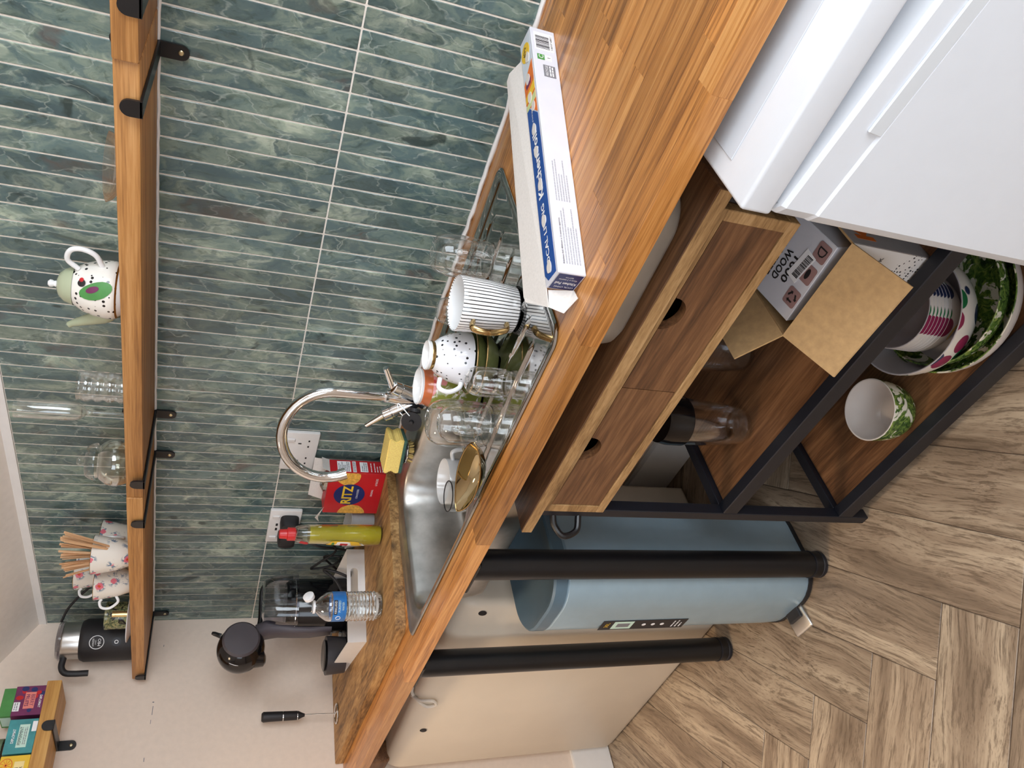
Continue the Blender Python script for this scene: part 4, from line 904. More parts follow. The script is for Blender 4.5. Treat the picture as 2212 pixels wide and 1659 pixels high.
b = B(); lathe(b, [(0.0065, 0.1135), (0.005, 0.118), (0.0065, 0.121), (0.0068, 0.1245), (0.004, 0.1275), (0, 0.128)], 20); obj('knob', b, M_['porcelain'], ld)
b = B(); tube(b, bez([(-0.044, 0, 0.032), (-0.060, -0.002, 0.042), (-0.072, -0.003, 0.062), (-0.086, -0.004, 0.092), (-0.092, -0.004, 0.100)], 7), [0.024 - 0.0180 * min(1, (i / 22) ** 0.8) for i in range(29)], 18); obj('spout', b, M_['sage'], t)
b = B(); tube(b, bez([(0.040, 0, 0.078), (0.058, 0, 0.094), (0.079, 0, 0.088), (0.084, 0, 0.070), (0.074, 0, 0.050), (0.050, 0, 0.040)], 7), 0.0046, 12); obj('handle', b, M_['porcelain'], t)
# painted bird: leaf-shaped patches laid on the body
def onpot(u, v_):
    a = -1.05 + u / 0.052; z = v_; r = 0.0536
    for (r0, z0), (r1, z1) in zip([(0.0530, 0.022), (0.053, 0.034), (0.050, 0.052), (0.044, 0.070), (0.036, 0.082)], [(0.053, 0.034), (0.050, 0.052), (0.044, 0.070), (0.036, 0.082), (0.033, 0.086)]):
        if z0 <= z <= z1: r = r0 + (r1 - r0) * (z - z0) / (z1 - z0) + 0.0006
    return Vector((r * math.cos(a), r * math.sin(a), z))
for nm, cu, cv, ra, rb_, tilt, mt in (('bird_body', 0.004, 0.046, 0.028, 0.0150, 2.0, 'green'), ('bird_wing', 0.006, 0.051, 0.011, 0.0055, 2.0, 'purple'), ('bird_head', 0.017, 0.0690, 0.0075, 0.0065, 0.0, 'ink'), ('bird_crest', 0.0235, 0.0695, 0.0045, 0.0038, 0.0, 'red')):
    lf = 0.0006 if nm == 'bird_body' else 0.0011
    def bp(f, i):
        q = 2 * PI * i / 20; x_, y_ = ra * f * math.cos(q), rb_ * f * math.sin(q)
        p = onpot(cu + x_ * math.cos(tilt) - y_ * math.sin(tilt), cv + x_ * math.sin(tilt) + y_ * math.cos(tilt)); h = Vector((p.x, p.y, 0)).normalized()
        return p + h * lf
    b = B(); cc = b.verts.new(bp(0.0, 0)); rws = [[b.verts.new(bp(f, i)) for i in range(20)] for f in (0.25, 0.5, 0.75, 1.0)]
    for i in range(20):
        b.faces.new((cc, rws[0][i], rws[0][(i + 1) % 20]))
        for r0, r1 in zip(rws, rws[1:]): b.faces.new((r0[i], r1[i], r1[(i + 1) % 20], r0[(i + 1) % 20]))
    obj(nm, b, M_[mt], t)
# ribbed tumblers, one stacked on another, with a glass rod
t = thing('ribbed_glass', 'ribbed clear glass jug with a slanted glass rod beside flute', 'glass', (1.188, -0.105, ZS + 0.0003))
pr = [(0, 0.002), (0.024, 0.0), (0.028, 0.003)]
for k in range(4): pr += [(0.031, 0.010 + k * 0.0215), (0.0315, 0.018 + k * 0.0215), (0.0285, 0.0235 + k * 0.0215), (0.0285, 0.0265 + k * 0.0215)]
pr += [(0.030, 0.095), (0.0285, 0.095)] + [(r - 0.0022, z) for r, z in reversed(pr[3:])] + [(0, 0.006)]
b = B(); lathe(b, pr, 40); obj('body', b, M_['glass'], t)
b = B(); tube(b, [(-0.02, 0.0, 0.008), (0.028, 0.012, 0.086), (0.052, 0.016, 0.125)], 0.0042, 12); obj('rod', b, M_['glass'], t)
# champagne flute
t = thing('champagne_flute', 'tall slim glass flute standing on the shelf', 'glass', (1.108, -0.105, ZS + 0.0003))
b = B(); lathe(b, [(0, 0.003), (0.005, 0.004), (0.030, 0.0012), (0.0315, 0.0), (0.031, 0.002), (0.006, 0.006), (0.004, 0.012), (0.0038, 0.072), (0.0075, 0.077), (0.0075, 0.080), (0.004, 0.083), (0.012, 0.088), (0.0185, 0.100), (0.021, 0.125), (0.0195, 0.212), (0.0185, 0.212), (0.0198, 0.126), (0.0172, 0.102), (0.010, 0.092), (0, 0.090)], 36); obj('body', b, M_['glass'], t)
# lidded jar
t = thing('glass_jar', 'round-bellied glass jar with knobbed glass lid on the shelf', 'jar', (0.952, -0.112, ZS + 0.0003))
b = B(); lathe(b, [(0, 0.003), (0.034, 0.0), (0.046, 0.008), (0.0535, 0.026), (0.052, 0.045), (0.042, 0.060), (0.036, 0.065), (0.037, 0.070), (0.0355, 0.070), (0.0345, 0.065), (0.041, 0.0585), (0.0502, 0.044), (0.0515, 0.026), (0.044, 0.010), (0, 0.006)], 48); obj('body', b, thin_glass('tinted_jar_glass', (0.90, 0.90, 0.86, 1), 1.5, 0.01, 1.5), t)
b = B(); lathe(b, [(0.0415, 0.0705), (0.042, 0.074), (0.039, 0.082), (0.036, 0.087), (0.033, 0.090), (0, 0.0915)], 48); ld = obj('lid', b, M_['glass'], t)
b = B(); lathe(b, [(0, 0.091), (0.006, 0.092), (0.010, 0.098), (0.0105, 0.103), (0.007, 0.109), (0, 0.111)], 24); obj('knob', b, M_['glass'], ld)
# four rose-sprig cups
cup = thing('teacup', 'rose-sprigged white cup full of wooden stirrers at front of shelf', 'cup', (0.632, -0.150, ZS + 0.0003), -0.4, 'rose-sprigged cups on the shelf')
b = B(); lathe(b, [(0, 0.003), (0.022, 0.0025), (0.025, 0.0), (0.029, 0.004), (0.038, 0.030), (0.044, 0.060), (0.0485, 0.0835), (0.0478, 0.0845), (0.047, 0.0835), (0.0422, 0.060), (0.036, 0.031), (0.026, 0.008), (0, 0.006)], 48); obj('body', b, M_['rosecup'], cup)
b = B(); tube(b, [(0.0478 * math.cos(k * PI / 22), 0.0478 * math.sin(k * PI / 22), 0.0845) for k in range(44)], 0.0008, 5, closed=True); obj('gold_rim', b, M_['gold'], cup)
b = B(); tube(b, bez([(0.037, 0, 0.034), (0.052, 0, 0.028), (0.067, 0, 0.045), (0.066, 0, 0.064), (0.053, 0, 0.070), (0.045, 0, 0.066)], 7), 0.0034, 10); obj('handle', b, M_['porcelain'], cup)
cup.rotation_euler[2] = 2.6
dup(cup, (0.498, -0.146, ZS + 0.0003), -2.0, 'rose-sprigged white cup beside the cup of stirrers, handle to the milk frother')
c3 = dup(cup, (0.392, -0.055, ZS + 0.0003), -1.4, 'rose-sprigged white cup at the back under another cup')
c4 = dup(cup, (0.392, -0.055, ZS + 0.0665), -1.9, 'rose-sprigged white cup stacked on top of another cup')
dup(cup, (0.552, -0.053, ZS + 0.0003), -0.5, 'rose-sprigged white cup half hidden behind the cup of stirrers')
# wooden stirrers fanning out of the front cup
rr = random.Random(12)
bs = B(); box(bs, -0.003, 0.003, -0.0007, 0.0007, 0, 0.14, 0.0004, 1); first = None
for k in range(38):
    if k < 32: dx = -0.34 + 0.92 * (k / 31.0) + rr.uniform(-.05, .05)
    else: dx = -0.42 + rr.uniform(-.04, .04)
    dy = rr.uniform(-0.16, 0.10)
    if first is None: o_ = first = obj('wooden_stirrer', bs, M_['stick'])
    else: o_ = inst('wooden_stirrer', first)
    d_ = Vector((dx, dy, 1)).normalized(); bx_ = 0.016 * dx / 0.45 + rr.uniform(-.005, .005)
    o_.location = (0.632 + bx_, -0.150 + rr.uniform(-0.010, 0.010), ZS + 0.010 + rr.uniform(0, 0.008) + abs(dx) * 0.012)
    o_.rotation_euler = d_.to_track_quat('Z', 'Y').to_euler(); o_.rotation_euler.rotate_axis('Z', rr.uniform(-1.0, 1.0))
    tag(o_, 'thin wooden stirrer stick fanned out of the rose-sprigged cup', 'stick', 'wooden stirrers in the cup')
b = B(); tube(b, [(0, 0, 0), (0, 0, 0.155)], 0.0018, 8); o_ = obj('metal_straw', b, M_['chrome']); o_.location = (0.616, -0.155, ZS + 0.011); o_.rotation_euler = Vector((-0.52, -0.03, 1)).to_track_quat('Z', 'Y').to_euler()
tag(o_, 'thin metal stick poking out beyond the wooden stirrers', 'stick')
# botanical mug on a plate
t = thing('side_plate', 'white side plate on the shelf under the botanical tin', 'plate', (0.262, -0.118, ZS + 0.0003))
b = B(); lathe(b, [(0, 0.003), (0.040, 0.002), (0.044, 0.0), (0.048, 0.003), (0.074, 0.013), (0.0745, 0.015), (0.072, 0.0148), (0.046, 0.006), (0, 0.005)], 48); obj('dish', b, M_['porcelain'], t)
t = thing('tin', 'small dark botanical-print tin with gold band on the white plate', 'tin', (0.262, -0.118, ZS + 0.0058))
b = B(); lathe(b, [(0, 0), (0.036, 0), (0.0375, 0.003), (0.0375, 0.062), (0.036, 0.066), (0, 0.066)], 40); obj('body', b, M_['tin'], t)
ca = CAMA(.262, -.118); curved_patch(0.0379, ca - 0.12, ca + 0.30, 0.004, 0.050, M_['gold'], t, 'gold_patch')
b = B(); lathe(b, [(0.0372, 0.059), (0.0384, 0.0595), (0.0384, 0.068), (0.036, 0.0695), (0, 0.0695)], 40); obj('lid', b, M_['tin'], t)
# electric milk frother
t = thing('milk_frother', 'black electric milk frother jug with steel collar and hooked handle', 'frother', (0.098, -0.108, ZS + 0.0003))
b = B(); lathe(b, [(0, 0), (0.056, 0), (0.060, 0.004), (0.0605, 0.012), (0.0605, 0.132), (0.056, 0.142), (0.052, 0.145), (0, 0.145)], 56); bd = obj('body', b, M_['blackmat'], t)
b = B(); lathe(b, [(0.051, 0.144), (0.0515, 0.146), (0.0515, 0.186), (0.0535, 0.190)], 56); obj('steel_collar', b, M_['steel'], t)
b = B(); lathe(b, [(0.052, 0.189), (0.0555, 0.191), (0.0555, 0.197), (0.050, 0.2035), (0.02, 0.206), (0, 0.206)], 48); obj('lid', b, M_['smoke'], t)
b = B(); pts = bez([(-0.006, -0.049, 0.182), (-0.008, -0.075, 0.183), (-0.009, -0.092, 0.172), (-0.009, -0.096, 0.150), (-0.009, -0.096, 0.112)], 7); tube(b, pts, 0.0075, 14, flat=1.15); obj('handle', b, M_['blackmat'], t)
ca = CAMA(.098, -.108) - 0.12
def ring_on(R, ang_, z, rad, th, mat, parent, name):
    b = B(); tube(b, [(R * math.cos(ang_ + rad / R * math.cos(q)), R * math.sin(ang_ + rad / R * math.cos(q)), z + rad * math.sin(q)) for q in [2 * PI * i / 36 for i in range(36)]], th, 6, closed=True); return obj(name, b, mat, parent)
ring_on(0.0606, ca, 0.098, 0.0185, 0.0011, M_['whiteink'], t, 'badge_ring')
curved('LAVAZZA', 0.0609, 0.107, ca, 0.0045, M_['whiteink'], t, 0.022); curved('A MODO', 0.0609, 0.1005, ca, 0.003, M_['whiteink'], t, 0.013); curved('MIO', 0.0609, 0.091, ca, 0.008, M_['whiteink'], t, 0.020)
ring_on(0.0606, ca, 0.047, 0.0045, 0.0012, M_['whiteink'], t, 'power_mark')
b = B(); k = 24; cc = b.verts.new((0.0612 * math.cos(ca), 0.0612 * math.sin(ca), 0.047)); rg = [b.verts.new((0.0609 * math.cos(ca + 0.0125 / 0.0609 * math.cos(2 * PI * i / k)), 0.0609 * math.sin(ca + 0.0125 / 0.0609 * math.cos(2 * PI * i / k)), 0.047 + 0.0125 * math.sin(2 * PI * i / k))) for i in range(k)]
for i in range(k): b.faces.new((cc, rg[i], rg[(i + 1) % k]))
obj('button', b, M_['charcoal'], t)
b = B(); tube(b, bez([(0.02, 0.05, 0.204), (0.06, 0.075, 0.185), (0.13, 0.09, 0.14), (0.20, 0.088, 0.09), (0.235, 0.075, 0.03), (0.225, 0.07, 0.004)], 8), 0.0036, 8); obj('cord', b, M_['blackmat'], t)

# ================================================================== SHORT SHELF OF TEA ON THE SIDE WALL
ts = thing('tea_shelf', 'short pale pine shelf of tea boxes on the left wall', 'shelf', (0, 0, 1.680))
b = B(); box(b, 0.0005, 0.150, -0.80, -0.247, 0, 0.035, 0.0025, 2); obj('plank', b, M_['teashelf'], ts)
for by in (-0.370, -0.70):
    hw = 0.013; b = B(); box(b, 0.001, 0.1575, by - hw, by + hw, -0.0045, -0.0003, 0.0008, 1)
    Mf = Matrix.Translation((0.1505, by, 0)) @ Matrix(((0, 0, 1, 0), (1, 0, 0, 0), (0, 1, 0, 0), (0, 0, 0, 1)))
    prism(b, [(-hw, -0.0045), (hw, -0.0045), (hw, 0.012)] + [(hw * math.cos(a), 0.012 + hw * math.sin(a)) for a in [PI * i / 10 for i in range(1, 10)]] + [(-hw, 0.012)], 0.0, 0.0042, Mf)
    Mw = Matrix.Translation((0.0005, by, 0)) @ Matrix(((0, 0, 1, 0), (1, 0, 0, 0), (0, 1, 0, 0), (0, 0, 0, 1)))
    prism(b, [(hw, 0.0), (-hw, 0.0), (-hw, -0.034)] + [(-hw * math.cos(a), -0.034 - hw * math.sin(a)) for a in [PI * i / 10 for i in range(1, 10)]] + [(hw, -0.034)], 0.0, 0.0042, Mw)
    br_ = obj('bracket', b, M_['black'], ts, angle=30)
    b = B(); lathe(b, [(0, 0.0018), (0.0035, 0.0012), (0.0045, 0.0)], 16, M=Matrix.Translation((0.0048, by, -0.034)) @ Matrix.Rotation(PI / 2, 4, 'Y')); obj('screw', b, M_['brass'], br_)
ZT = 1.7155
t = thing('tea_box', 'purple berry tea box standing upside down on the tea shelf', 'box', (0, 0, ZT))
b = B(); box(b, 0.055, 0.132, -0.331, -0.252, 0.0002, 0.071, 0.0008, 1); obj('carton', b, M_['purple'], t)
F = frame((0.132, -0.2915, 0.0355), (0, -1, 0), (0, 0, -1))
rr = random.Random(8)
for k in range(9): decal('berry_print', ell(rr.uniform(-.033, .033), rr.uniform(-.03, .03), rr.uniform(.005, .009), rr.uniform(.005, .009), 14), F, M_['red'] if k % 2 else M_['navy'], t, 0.0004 + k * 1e-5)
decal('name_panel', rect(-0.022, 0.022, -0.011, 0.014), F, M_['pink'], t, 0.0009)
text('BERRY', F, M_['purple'], t, w=0.030, h=0.009, y=0.0075, lift=0.0013); text('FRUITS', F, M_['purple'], t, w=0.032, h=0.009, y=-0.0045, lift=0.0013, bold=0.02)
text('DIPLOMAT', F, M_['whiteink'], t, w=0.034, h=0.006, x=0.004, y=0.026, lift=0.0013, bold=0.02)
decal('price_sticker', rect(0.004, 0.028, -0.034, -0.019), F, M_['whiteink'], t, 0.0011); bars(F, M_['greyink'], t, 0.006, 0.026, [-0.031, -0.026], 0.002, lift=0.0014)
t = thing('tea_box', 'small green tea box lying on top of the purple one', 'box', (0, 0, ZT + 0.0715))
b = B(); box(b, 0.040, 0.118, -0.325, -0.250, 0.0002, 0.030, 0.0008, 1); obj('carton', b, M_['green'], t)
decal('side_label', rect(-0.028, 0.028, -0.012, 0.012), frame((0.079, -0.325, 0.015), (1, 0, 0), (0, 0, 1)), M_['palegreen'], t)
t = thing('tea_box', 'teal peppermint tea box at the front of the tea shelf', 'box', (0, 0, ZT))
b = B(); box(b, 0.062, 0.143, -0.432, -0.345, 0.0002, 0.066, 0.0012, 1); obj('carton', b, M_['teal'], t)
F = frame((0.143, -0.3885, 0.033), (0, 1, 0), (0, 0, 1))
decal('name_panel', rect(-0.029, 0.029, -0.016, 0.007), F, M_['palegreen'], t, 0.0006); text('PEPPERMINT', F, M_['ink'], t, w=0.046, h=0.0075, y=0.001, lift=0.0010)
bars(F, M_['greyink'], t, -0.022, 0.022, [-0.008, -0.012], 0.0016, lift=0.0009); text('DIPLOMAT', F, M_['whiteink'], t, w=0.036, h=0.0065, y=0.017, lift=0.0010, bold=0.02)
decal('price_sticker', rect(0.010, 0.036, -0.032, -0.021), F, M_['whiteink'], t, 0.0008)
t = thing('tea_box', 'yellow lemon tea box partly out of frame on the tea shelf', 'box', (0, 0, ZT))
b = B(); box(b, 0.062, 0.143, -0.528, -0.4365, 0.0002, 0.066, 0.0012, 1); obj('carton', b, M_['yellow'], t)
F = frame((0.143, -0.482, 0.033), (0, 1, 0), (0, 0, 1))
decal('lemon_slice', ell(0.022, 0.018, 0.017, 0.0145), F, M_['orange'], t, 0.0005); decal('lemon_slice', ell(0.022, 0.018, 0.0150, 0.0125), F, M_['yellow'], t, 0.0007)
for k in range(5): decal('lemon_slice', [(0.022 + 0.014 * math.cos(a + d), 0.018 + 0.0115 * math.sin(a + d)) for a, d in ((k * PI / 5, .05), (k * PI / 5, -.05), (k * PI / 5 + PI, .05), (k * PI / 5 + PI, -.05))], F, M_['orange'], t, 0.0009)
decal('name_panel', rect(-0.038, 0.030, -0.022, 0.000), F, plain('pale_yellow_print', rgb(244, 220, 150), 0.5), t, 0.0006)
text('LEMON', F, M_['ink'], t, w=0.042, h=0.008, x=-0.006, y=-0.006, lift=0.0010); text('& GINGER', F, M_['ink'], t, w=0.046, h=0.007, x=-0.006, y=-0.016, lift=0.0010)
t = thing('storage_jar', 'green-lidded jar behind the peppermint tea box', 'jar', (0.040, -0.392, ZT + 0.0003))
b = B(); lathe(b, [(0, 0), (0.032, 0), (0.034, 0.004), (0.034, 0.078), (0.030, 0.084), (0, 0.084)], 32); obj('body', b, plain('dark_contents', rgb(60, 44, 36), 0.2, mottled=0.4, sc=60), t)
b = B(); lathe(b, [(0.031, 0.083), (0.036, 0.084), (0.036, 0.104), (0.033, 0.107), (0, 0.107)], 32); obj('lid', b, plain('muted_green_lid', rgb(110, 126, 96), 0.4), t)

# ================================================================== TROLLEY UNDER THE WORKTOP
tr = thing('trolley', 'stained pine and black steel drawer trolley under the worktop', 'trolley', (0, 0, 0))
XL, XR, YF, YB, TT = 1.398, 2.100, -0.538, -0.20, 0.808
b = B(); box(b, 1.365, 2.100, -0.552, -0.185, TT - 0.020, TT, 0.0015, 1); obj('top_board', b, M_['trolley'], tr)
b = B(); box(b, 1.3655, 2.0995, -0.5532, -0.5521, TT - 0.0195, TT - 0.0005); obj('front_edge', b, M_['trolley_edge'], tr, angle=None)
for lx in (XL, XR - 0.022):
    for ly in (YF, YB - 0.024):
        b = B(); box(b, lx, lx + 0.022, ly, ly + 0.024, 0.0, TT - 0.0205, 0.0015, 1); obj('leg', b, M_['charcoal'], tr)
# drawer box: wooden rails round two drawers
for nm, x0, x1, z0, z1 in (('rail', 1.417, 2.070, TT - 0.036, TT - 0.0205), ('rail', 1.417, 2.070, 0.658, 0.674), ('stile', 1.417, 1.4365, 0.674, TT - 0.036), ('stile', 2.053, 2.070, 0.674, TT - 0.036)):
    b = B(); box(b, x0, x1, -0.5415, -0.522 if nm == 'rail' else -0.5225, z0, z1, 0.001, 1); obj(nm, b, M_['trolley_edge'], tr)
b = B(); box(b, 1.4205, 1.432, -0.522, -0.215, 0.66, TT - 0.0208); obj('side_panel', b, M_['trolley'], tr, angle=None)
b = B(); box(b, 2.038, 2.0495, -0.522, -0.215, 0.66, TT - 0.0208); obj('side_panel', b, M_['trolley'], tr, angle=None)
b = B(); box(b, 1.432, 2.038, -0.518, -0.21, 0.660, 0.668); obj('drawer_floor', b, M_['trolley'], tr, angle=None)
for (x0, x1, nx) in ((1.4375, 1.7430, 1.594), (1.7445, 2.0525, 1.895)):
    z0, z1, r = 0.6755, TT - 0.0375, 0.029
    poly = [(x0, z0), (x1, z0), (x1, z1), (nx + r, z1)] + [(nx + r * math.cos(a), z1 - r * 0.95 * math.sin(a)) for a in [PI * i / 14 for i in range(1, 14)]] + [(nx - r, z1), (x0, z1)]
    b = B(); prism(b, poly, 0.0, 0.016, Matrix.Translation((0, -0.5235, 0)) @ Matrix.Rotation(PI / 2, 4, 'X')); dw = obj('drawer', b, M_['trolley'], tr, angle=None)
    b = B(); box(b, x0 + 0.012, x1 - 0.012, -0.5232, -0.24, z0 + 0.004, z0 + 0.010); box(b, x0 + 0.012, x0 + 0.02, -0.5232, -0.24, z0 + 0.01, z1 - 0.02); box(b, x1 - 0.02, x1 - 0.012, -0.5232, -0.24, z0 + 0.01, z1 - 0.02); obj('drawer_box', b, M_['trolley'], dw, angle=None)
for zz, th in ((0.352, 0.034), (0.047, 0.038)):
    b = B(); box(b, XL + 0.022, XR - 0.022, YF + 0.0, YF + 0.024, zz, zz + th, 0.0015, 1); obj('shelf_rail', b, M_['charcoal'], tr)
    b = B(); box(b, XL + 0.022, XR - 0.022, YB - 0.024, YB, zz, zz + th, 0.0015, 1); obj('shelf_rail', b, M_['charcoal'], tr)
    for lx in (XL, XR - 0.022):
        b = B(); box(b, lx, lx + 0.022, YF + 0.024, YB - 0.024, zz, zz + th, 0.0015, 1); obj('shelf_rail', b, M_['charcoal'], tr)
    b = B(); box(b, XL + 0.0225, XR - 0.0225, YF + 0.0245, YB - 0.0245, zz + th - 0.030, zz + th - 0.014, 0.001, 1); obj('shelf_board', b, M_['trolley'], tr)
b = B(); tube(b, bez([(XL - 0.001, -0.533, 0.752), (XL - 0.014, -0.55, 0.748), (XL - 0.02, -0.568, 0.732), (XL - 0.014, -0.560, 0.706), (XL - 0.001, -0.535, 0.700)], 7), 0.0062, 10); obj('hook', b, M_['black'], tr)
ZA, ZB = 0.386 - 0.014, 0.085 - 0.014        # shelf tops
# roasting pan between trolley and worktop
t = thing('roasting_pan', 'shallow stainless steel pan wedged on the trolley top under worktop', 'pan', (1.925, -0.405, TT + 0.0003), 0.02)
b = B(); loft(b, [[(x, y, z) for x, y in rrect(0, 0, 0.262 + q, 0.250 + q, 0.05, 8)] for z, q in ((0.0, -0.03), (0.004, -0.012), (0.012, 0.0), (0.050, 0.012), (0.0515, 0.020), (0.0505, 0.0215), (0.049, 0.012), (0.0135, -0.003), (0.0055, -0.015), (0.0015, -0.032))]); obj('body', b, plain('dull_steel', rgb(186, 178, 164), 0.42, 0.55, mottled=0.08, sc=14), t)
b = B(); rr = random.Random(2)
tube(b, [(-0.02 + i * 0.012, -0.128 + rr.uniform(-.002, .002), 0.051 + rr.uniform(0, .004)) for i in range(13)], [rr.uniform(0.002, 0.0045) for i in range(13)], 6); obj('burnt_residue', b, M_['ink'], t)
# carton with open flaps
ct = thing('cardboard_carton', 'open cardboard carton with dotted print and folded flaps', 'carton', (1.952, -0.410, ZA + 0.0005))
CX, CY, CZ = 0.090, 0.100, 0.153
for nm, x0, x1, y0, y1 in (('wall', -CX, CX, -CY, -CY + 0.003), ('wall', -CX, CX, CY - 0.003, CY), ('wall', -CX, -CX + 0.003, -CY + 0.003, CY - 0.003), ('wall', CX - 0.003, CX, -CY + 0.003, CY - 0.003)):
    b = B(); box(b, x0, x1, y0, y1, 0.0, CZ); obj(nm, b, M_['card'], ct, angle=None)
b = B(); box(b, -CX + 0.003, CX - 0.003, -CY + 0.003, CY - 0.003, 0.0, 0.003); obj('base', b, M_['card'], ct, angle=None)
b = B(); box(b, -CX, CX, -CY - 0.0006, -CY - 0.0001, 0.0, CZ - 0.001); pf = obj('printed_face', b, M_['cartonprint'], ct, angle=None)
F = frame((0, -CY - 0.0006, 0), (1, 0, 0), (0, 0, 1))
decal('red_letter', [(-0.012, 0.020), (0.026, 0.020), (0.026, 0.027), (-0.004, 0.027), (-0.004, 0.036), (0.026, 0.036), (0.026, 0.043), (-0.012, 0.043)], F, M_['red'], pf)
text('CREW.UK', F, M_['ink'], pf, w=0.05, h=0.006, x=0.052, y=0.088)
b = B(); sheet(b, [(CX + 0.0004, -CY, 0.0), (CX + 0.0004, CY, 0.0), (CX + 0.0004, CY, CZ), (CX + 0.0004, -CY, CZ)], 0.0005, (1, 0, 0)); sd = obj('printed_side', b, plain('grey_side_print', rgb(172, 168, 168), 0.7), ct, angle=None)
text('2.5', frame((CX + 0.001, -0.03, 0.12), (0, 1, 0), (0, 0, 1)), M_['ink'], sd, w=0.03)
F2 = frame((CX + 0.001, -0.062, 0.118), (0, 1, 0), (0, 0, 1)); decal('red_letter', [(-0.022, -0.018), (-0.012, -0.018), (-0.012, -0.004), (0.006, -0.018), (0.018, -0.018), (0.0, -0.001), (0.016, 0.018), (0.004, 0.018), (-0.012, 0.004), (-0.012, 0.018), (-0.022, 0.018)], F2, M_['orange'], sd)
F3 = frame((CX + 0.001, -0.03, 0.065), (0, 1, 0), (0, 0, 1)); decal('barcode_frame', rect(-0.03, 0.03, -0.022, 0.022), F3, M_['ink'], sd); decal('barcode_frame', rect(-0.025, 0.025, -0.018, 0.018), F3, M_['paper'], sd, 0.0007)
bars(F3, M_['ink'], sd, -0.02, 0.02, [-0.012 + 0.004 * i for i in range(6)], 0.0016, lift=0.001)
b = B(); sheet(b, [(-CX, -CY, CZ), (CX, -CY, CZ), (CX - 0.001, -CY - 0.086, CZ - 0.052), (-CX + 0.001, -CY - 0.086, CZ - 0.050)], 0.003, (0, 0, 1)); obj('front_flap', b, M_['card'], ct, angle=None)
b = B(); sheet(b, [(-CX, CY, CZ), (-CX, -CY, CZ), (-CX - 0.062, -CY + 0.002, CZ + 0.055), (-CX - 0.062, CY - 0.002, CZ + 0.055)], 0.003, (0.6, 0, 0.8)); obj('side_flap', b, M_['card'], ct, angle=None)
# box of stirrers standing inside the carton
t = thing('stirrer_box', 'white box of wooden coffee stirrers inside the cardboard carton', 'box', (1.954, -0.420, ZA + 0.0045))
b = B(); Mx = Matrix.Translation((0, 0, 0.094)) @ Matrix.Rotation(math.radians(14), 4, 'X') @ Matrix.Rotation(math.radians(-3), 4, 'Y')
box(b, -0.072, 0.072, -0.058, 0.066, -0.072, 0.072, 0.001, 1, M=Mx); obj('carton', b, M_['paper'], t)
F = Mx @ frame((0, 0.004, 0.072), (-1, 0, 0), (0, -1, 0))
for k, s_ in enumerate(('1000', 'WOOD', 'COFFEE', 'STIRRERS')): text(s_, F, M_['ink'], t, w=(0.046, 0.056, 0.066, 0.082)[k], h=0.013, x=(0.006, 0.008, 0.006, 0.01)[k], y=0.016 - k * 0.0175, bold=0.02)
decal('barcode_sticker', [(-0.040, 0.022), (0.012, 0.014), (0.016, 0.036), (-0.036, 0.044)], F, M_['whiteink'], t, 0.0012)
b = B(); rr = random.Random(6); k = -0.033
while k < 0.008:
    wd = rr.choice((0.0006, 0.001, 0.0016)); prism(b, rect(k, k + wd, 0.024 - k * .15, 0.036 - k * .15), 0.0012, 0.0015, F); k += wd + rr.choice((0.0006, 0.001))
obj('barcode', b, M_['ink'], t, angle=None)
for k, sx in enumerate((-0.050, -0.010, 0.036)): decal('icon_tile', rrect(sx, 0.046, 0.030, 0.025, 0.004, 4), F, M_['mauve'], t, 0.0008)
text('D', F, M_['ink'], t, h=0.016, x=-0.050, y=0.046, lift=0.0012); decal('leaf_icon', ell(-0.010, 0.046, 0.009, 0.004), F, M_['ink'], t, 0.0011)
for k in range(3):
    a = 2 * PI * k / 3 + 0.5; c, s = math.cos(a), math.sin(a)
    decal('recycle_arrow', [(0.036 + x * c - y * s, 0.046 + x * s + y * c) for x, y in ((-0.005, 0.0055), (0.003, 0.0055), (0.003, 0.0035), (0.0065, 0.007), (0.003, 0.0105), (0.003, 0.0085), (-0.004, 0.0085))], F, M_['ink'], t, 0.0011)
# blender cups
for (x, y, lab) in ((1.560, -0.425, 'clear upturned blender cup with black lid on the middle trolley shelf'), (1.655, -0.315, 'second blender cup with black lid behind the first one')):
    t = thing('blender_cup', lab, 'blender cup', (x, y, ZA + 0.0003))
    b = B(); lathe(b, [(0, 0.004), (0.022, 0.003), (0.030, 0.001), (0.036, 0.010), (0.0425, 0.06), (0.045, 0.12), (0.0455, 0.146), (0.0435, 0.146), (0.043, 0.12), (0.0405, 0.06), (0.034, 0.014), (0, 0.009)], 40); obj('cup', b, M_['plasticclear'], t)
    b = B(); lathe(b, [(0.046, 0.144), (0.0475, 0.146), (0.0475, 0.178), (0.044, 0.196), (0, 0.196)], 40); l_ = obj('lid', b, M_['blackgloss'], t)
    b = B(); box(b, -0.030, 0.0, -0.004, 0.004, 0.128, 0.1295, M=Matrix.Rotation(0.5, 4, 'Z') @ Matrix.Rotation(0.12, 4, 'Y')); box(b, 0.0, 0.028, -0.004, 0.004, 0.128, 0.1295, M=Matrix.Rotation(0.7, 4, 'Z') @ Matrix.Rotation(-0.1, 4, 'Y')); lathe(b, [(0, 0.122), (0.006, 0.124), (0.006, 0.144), (0, 0.144)], 16); obj('blade', b, M_['steel'], l_)
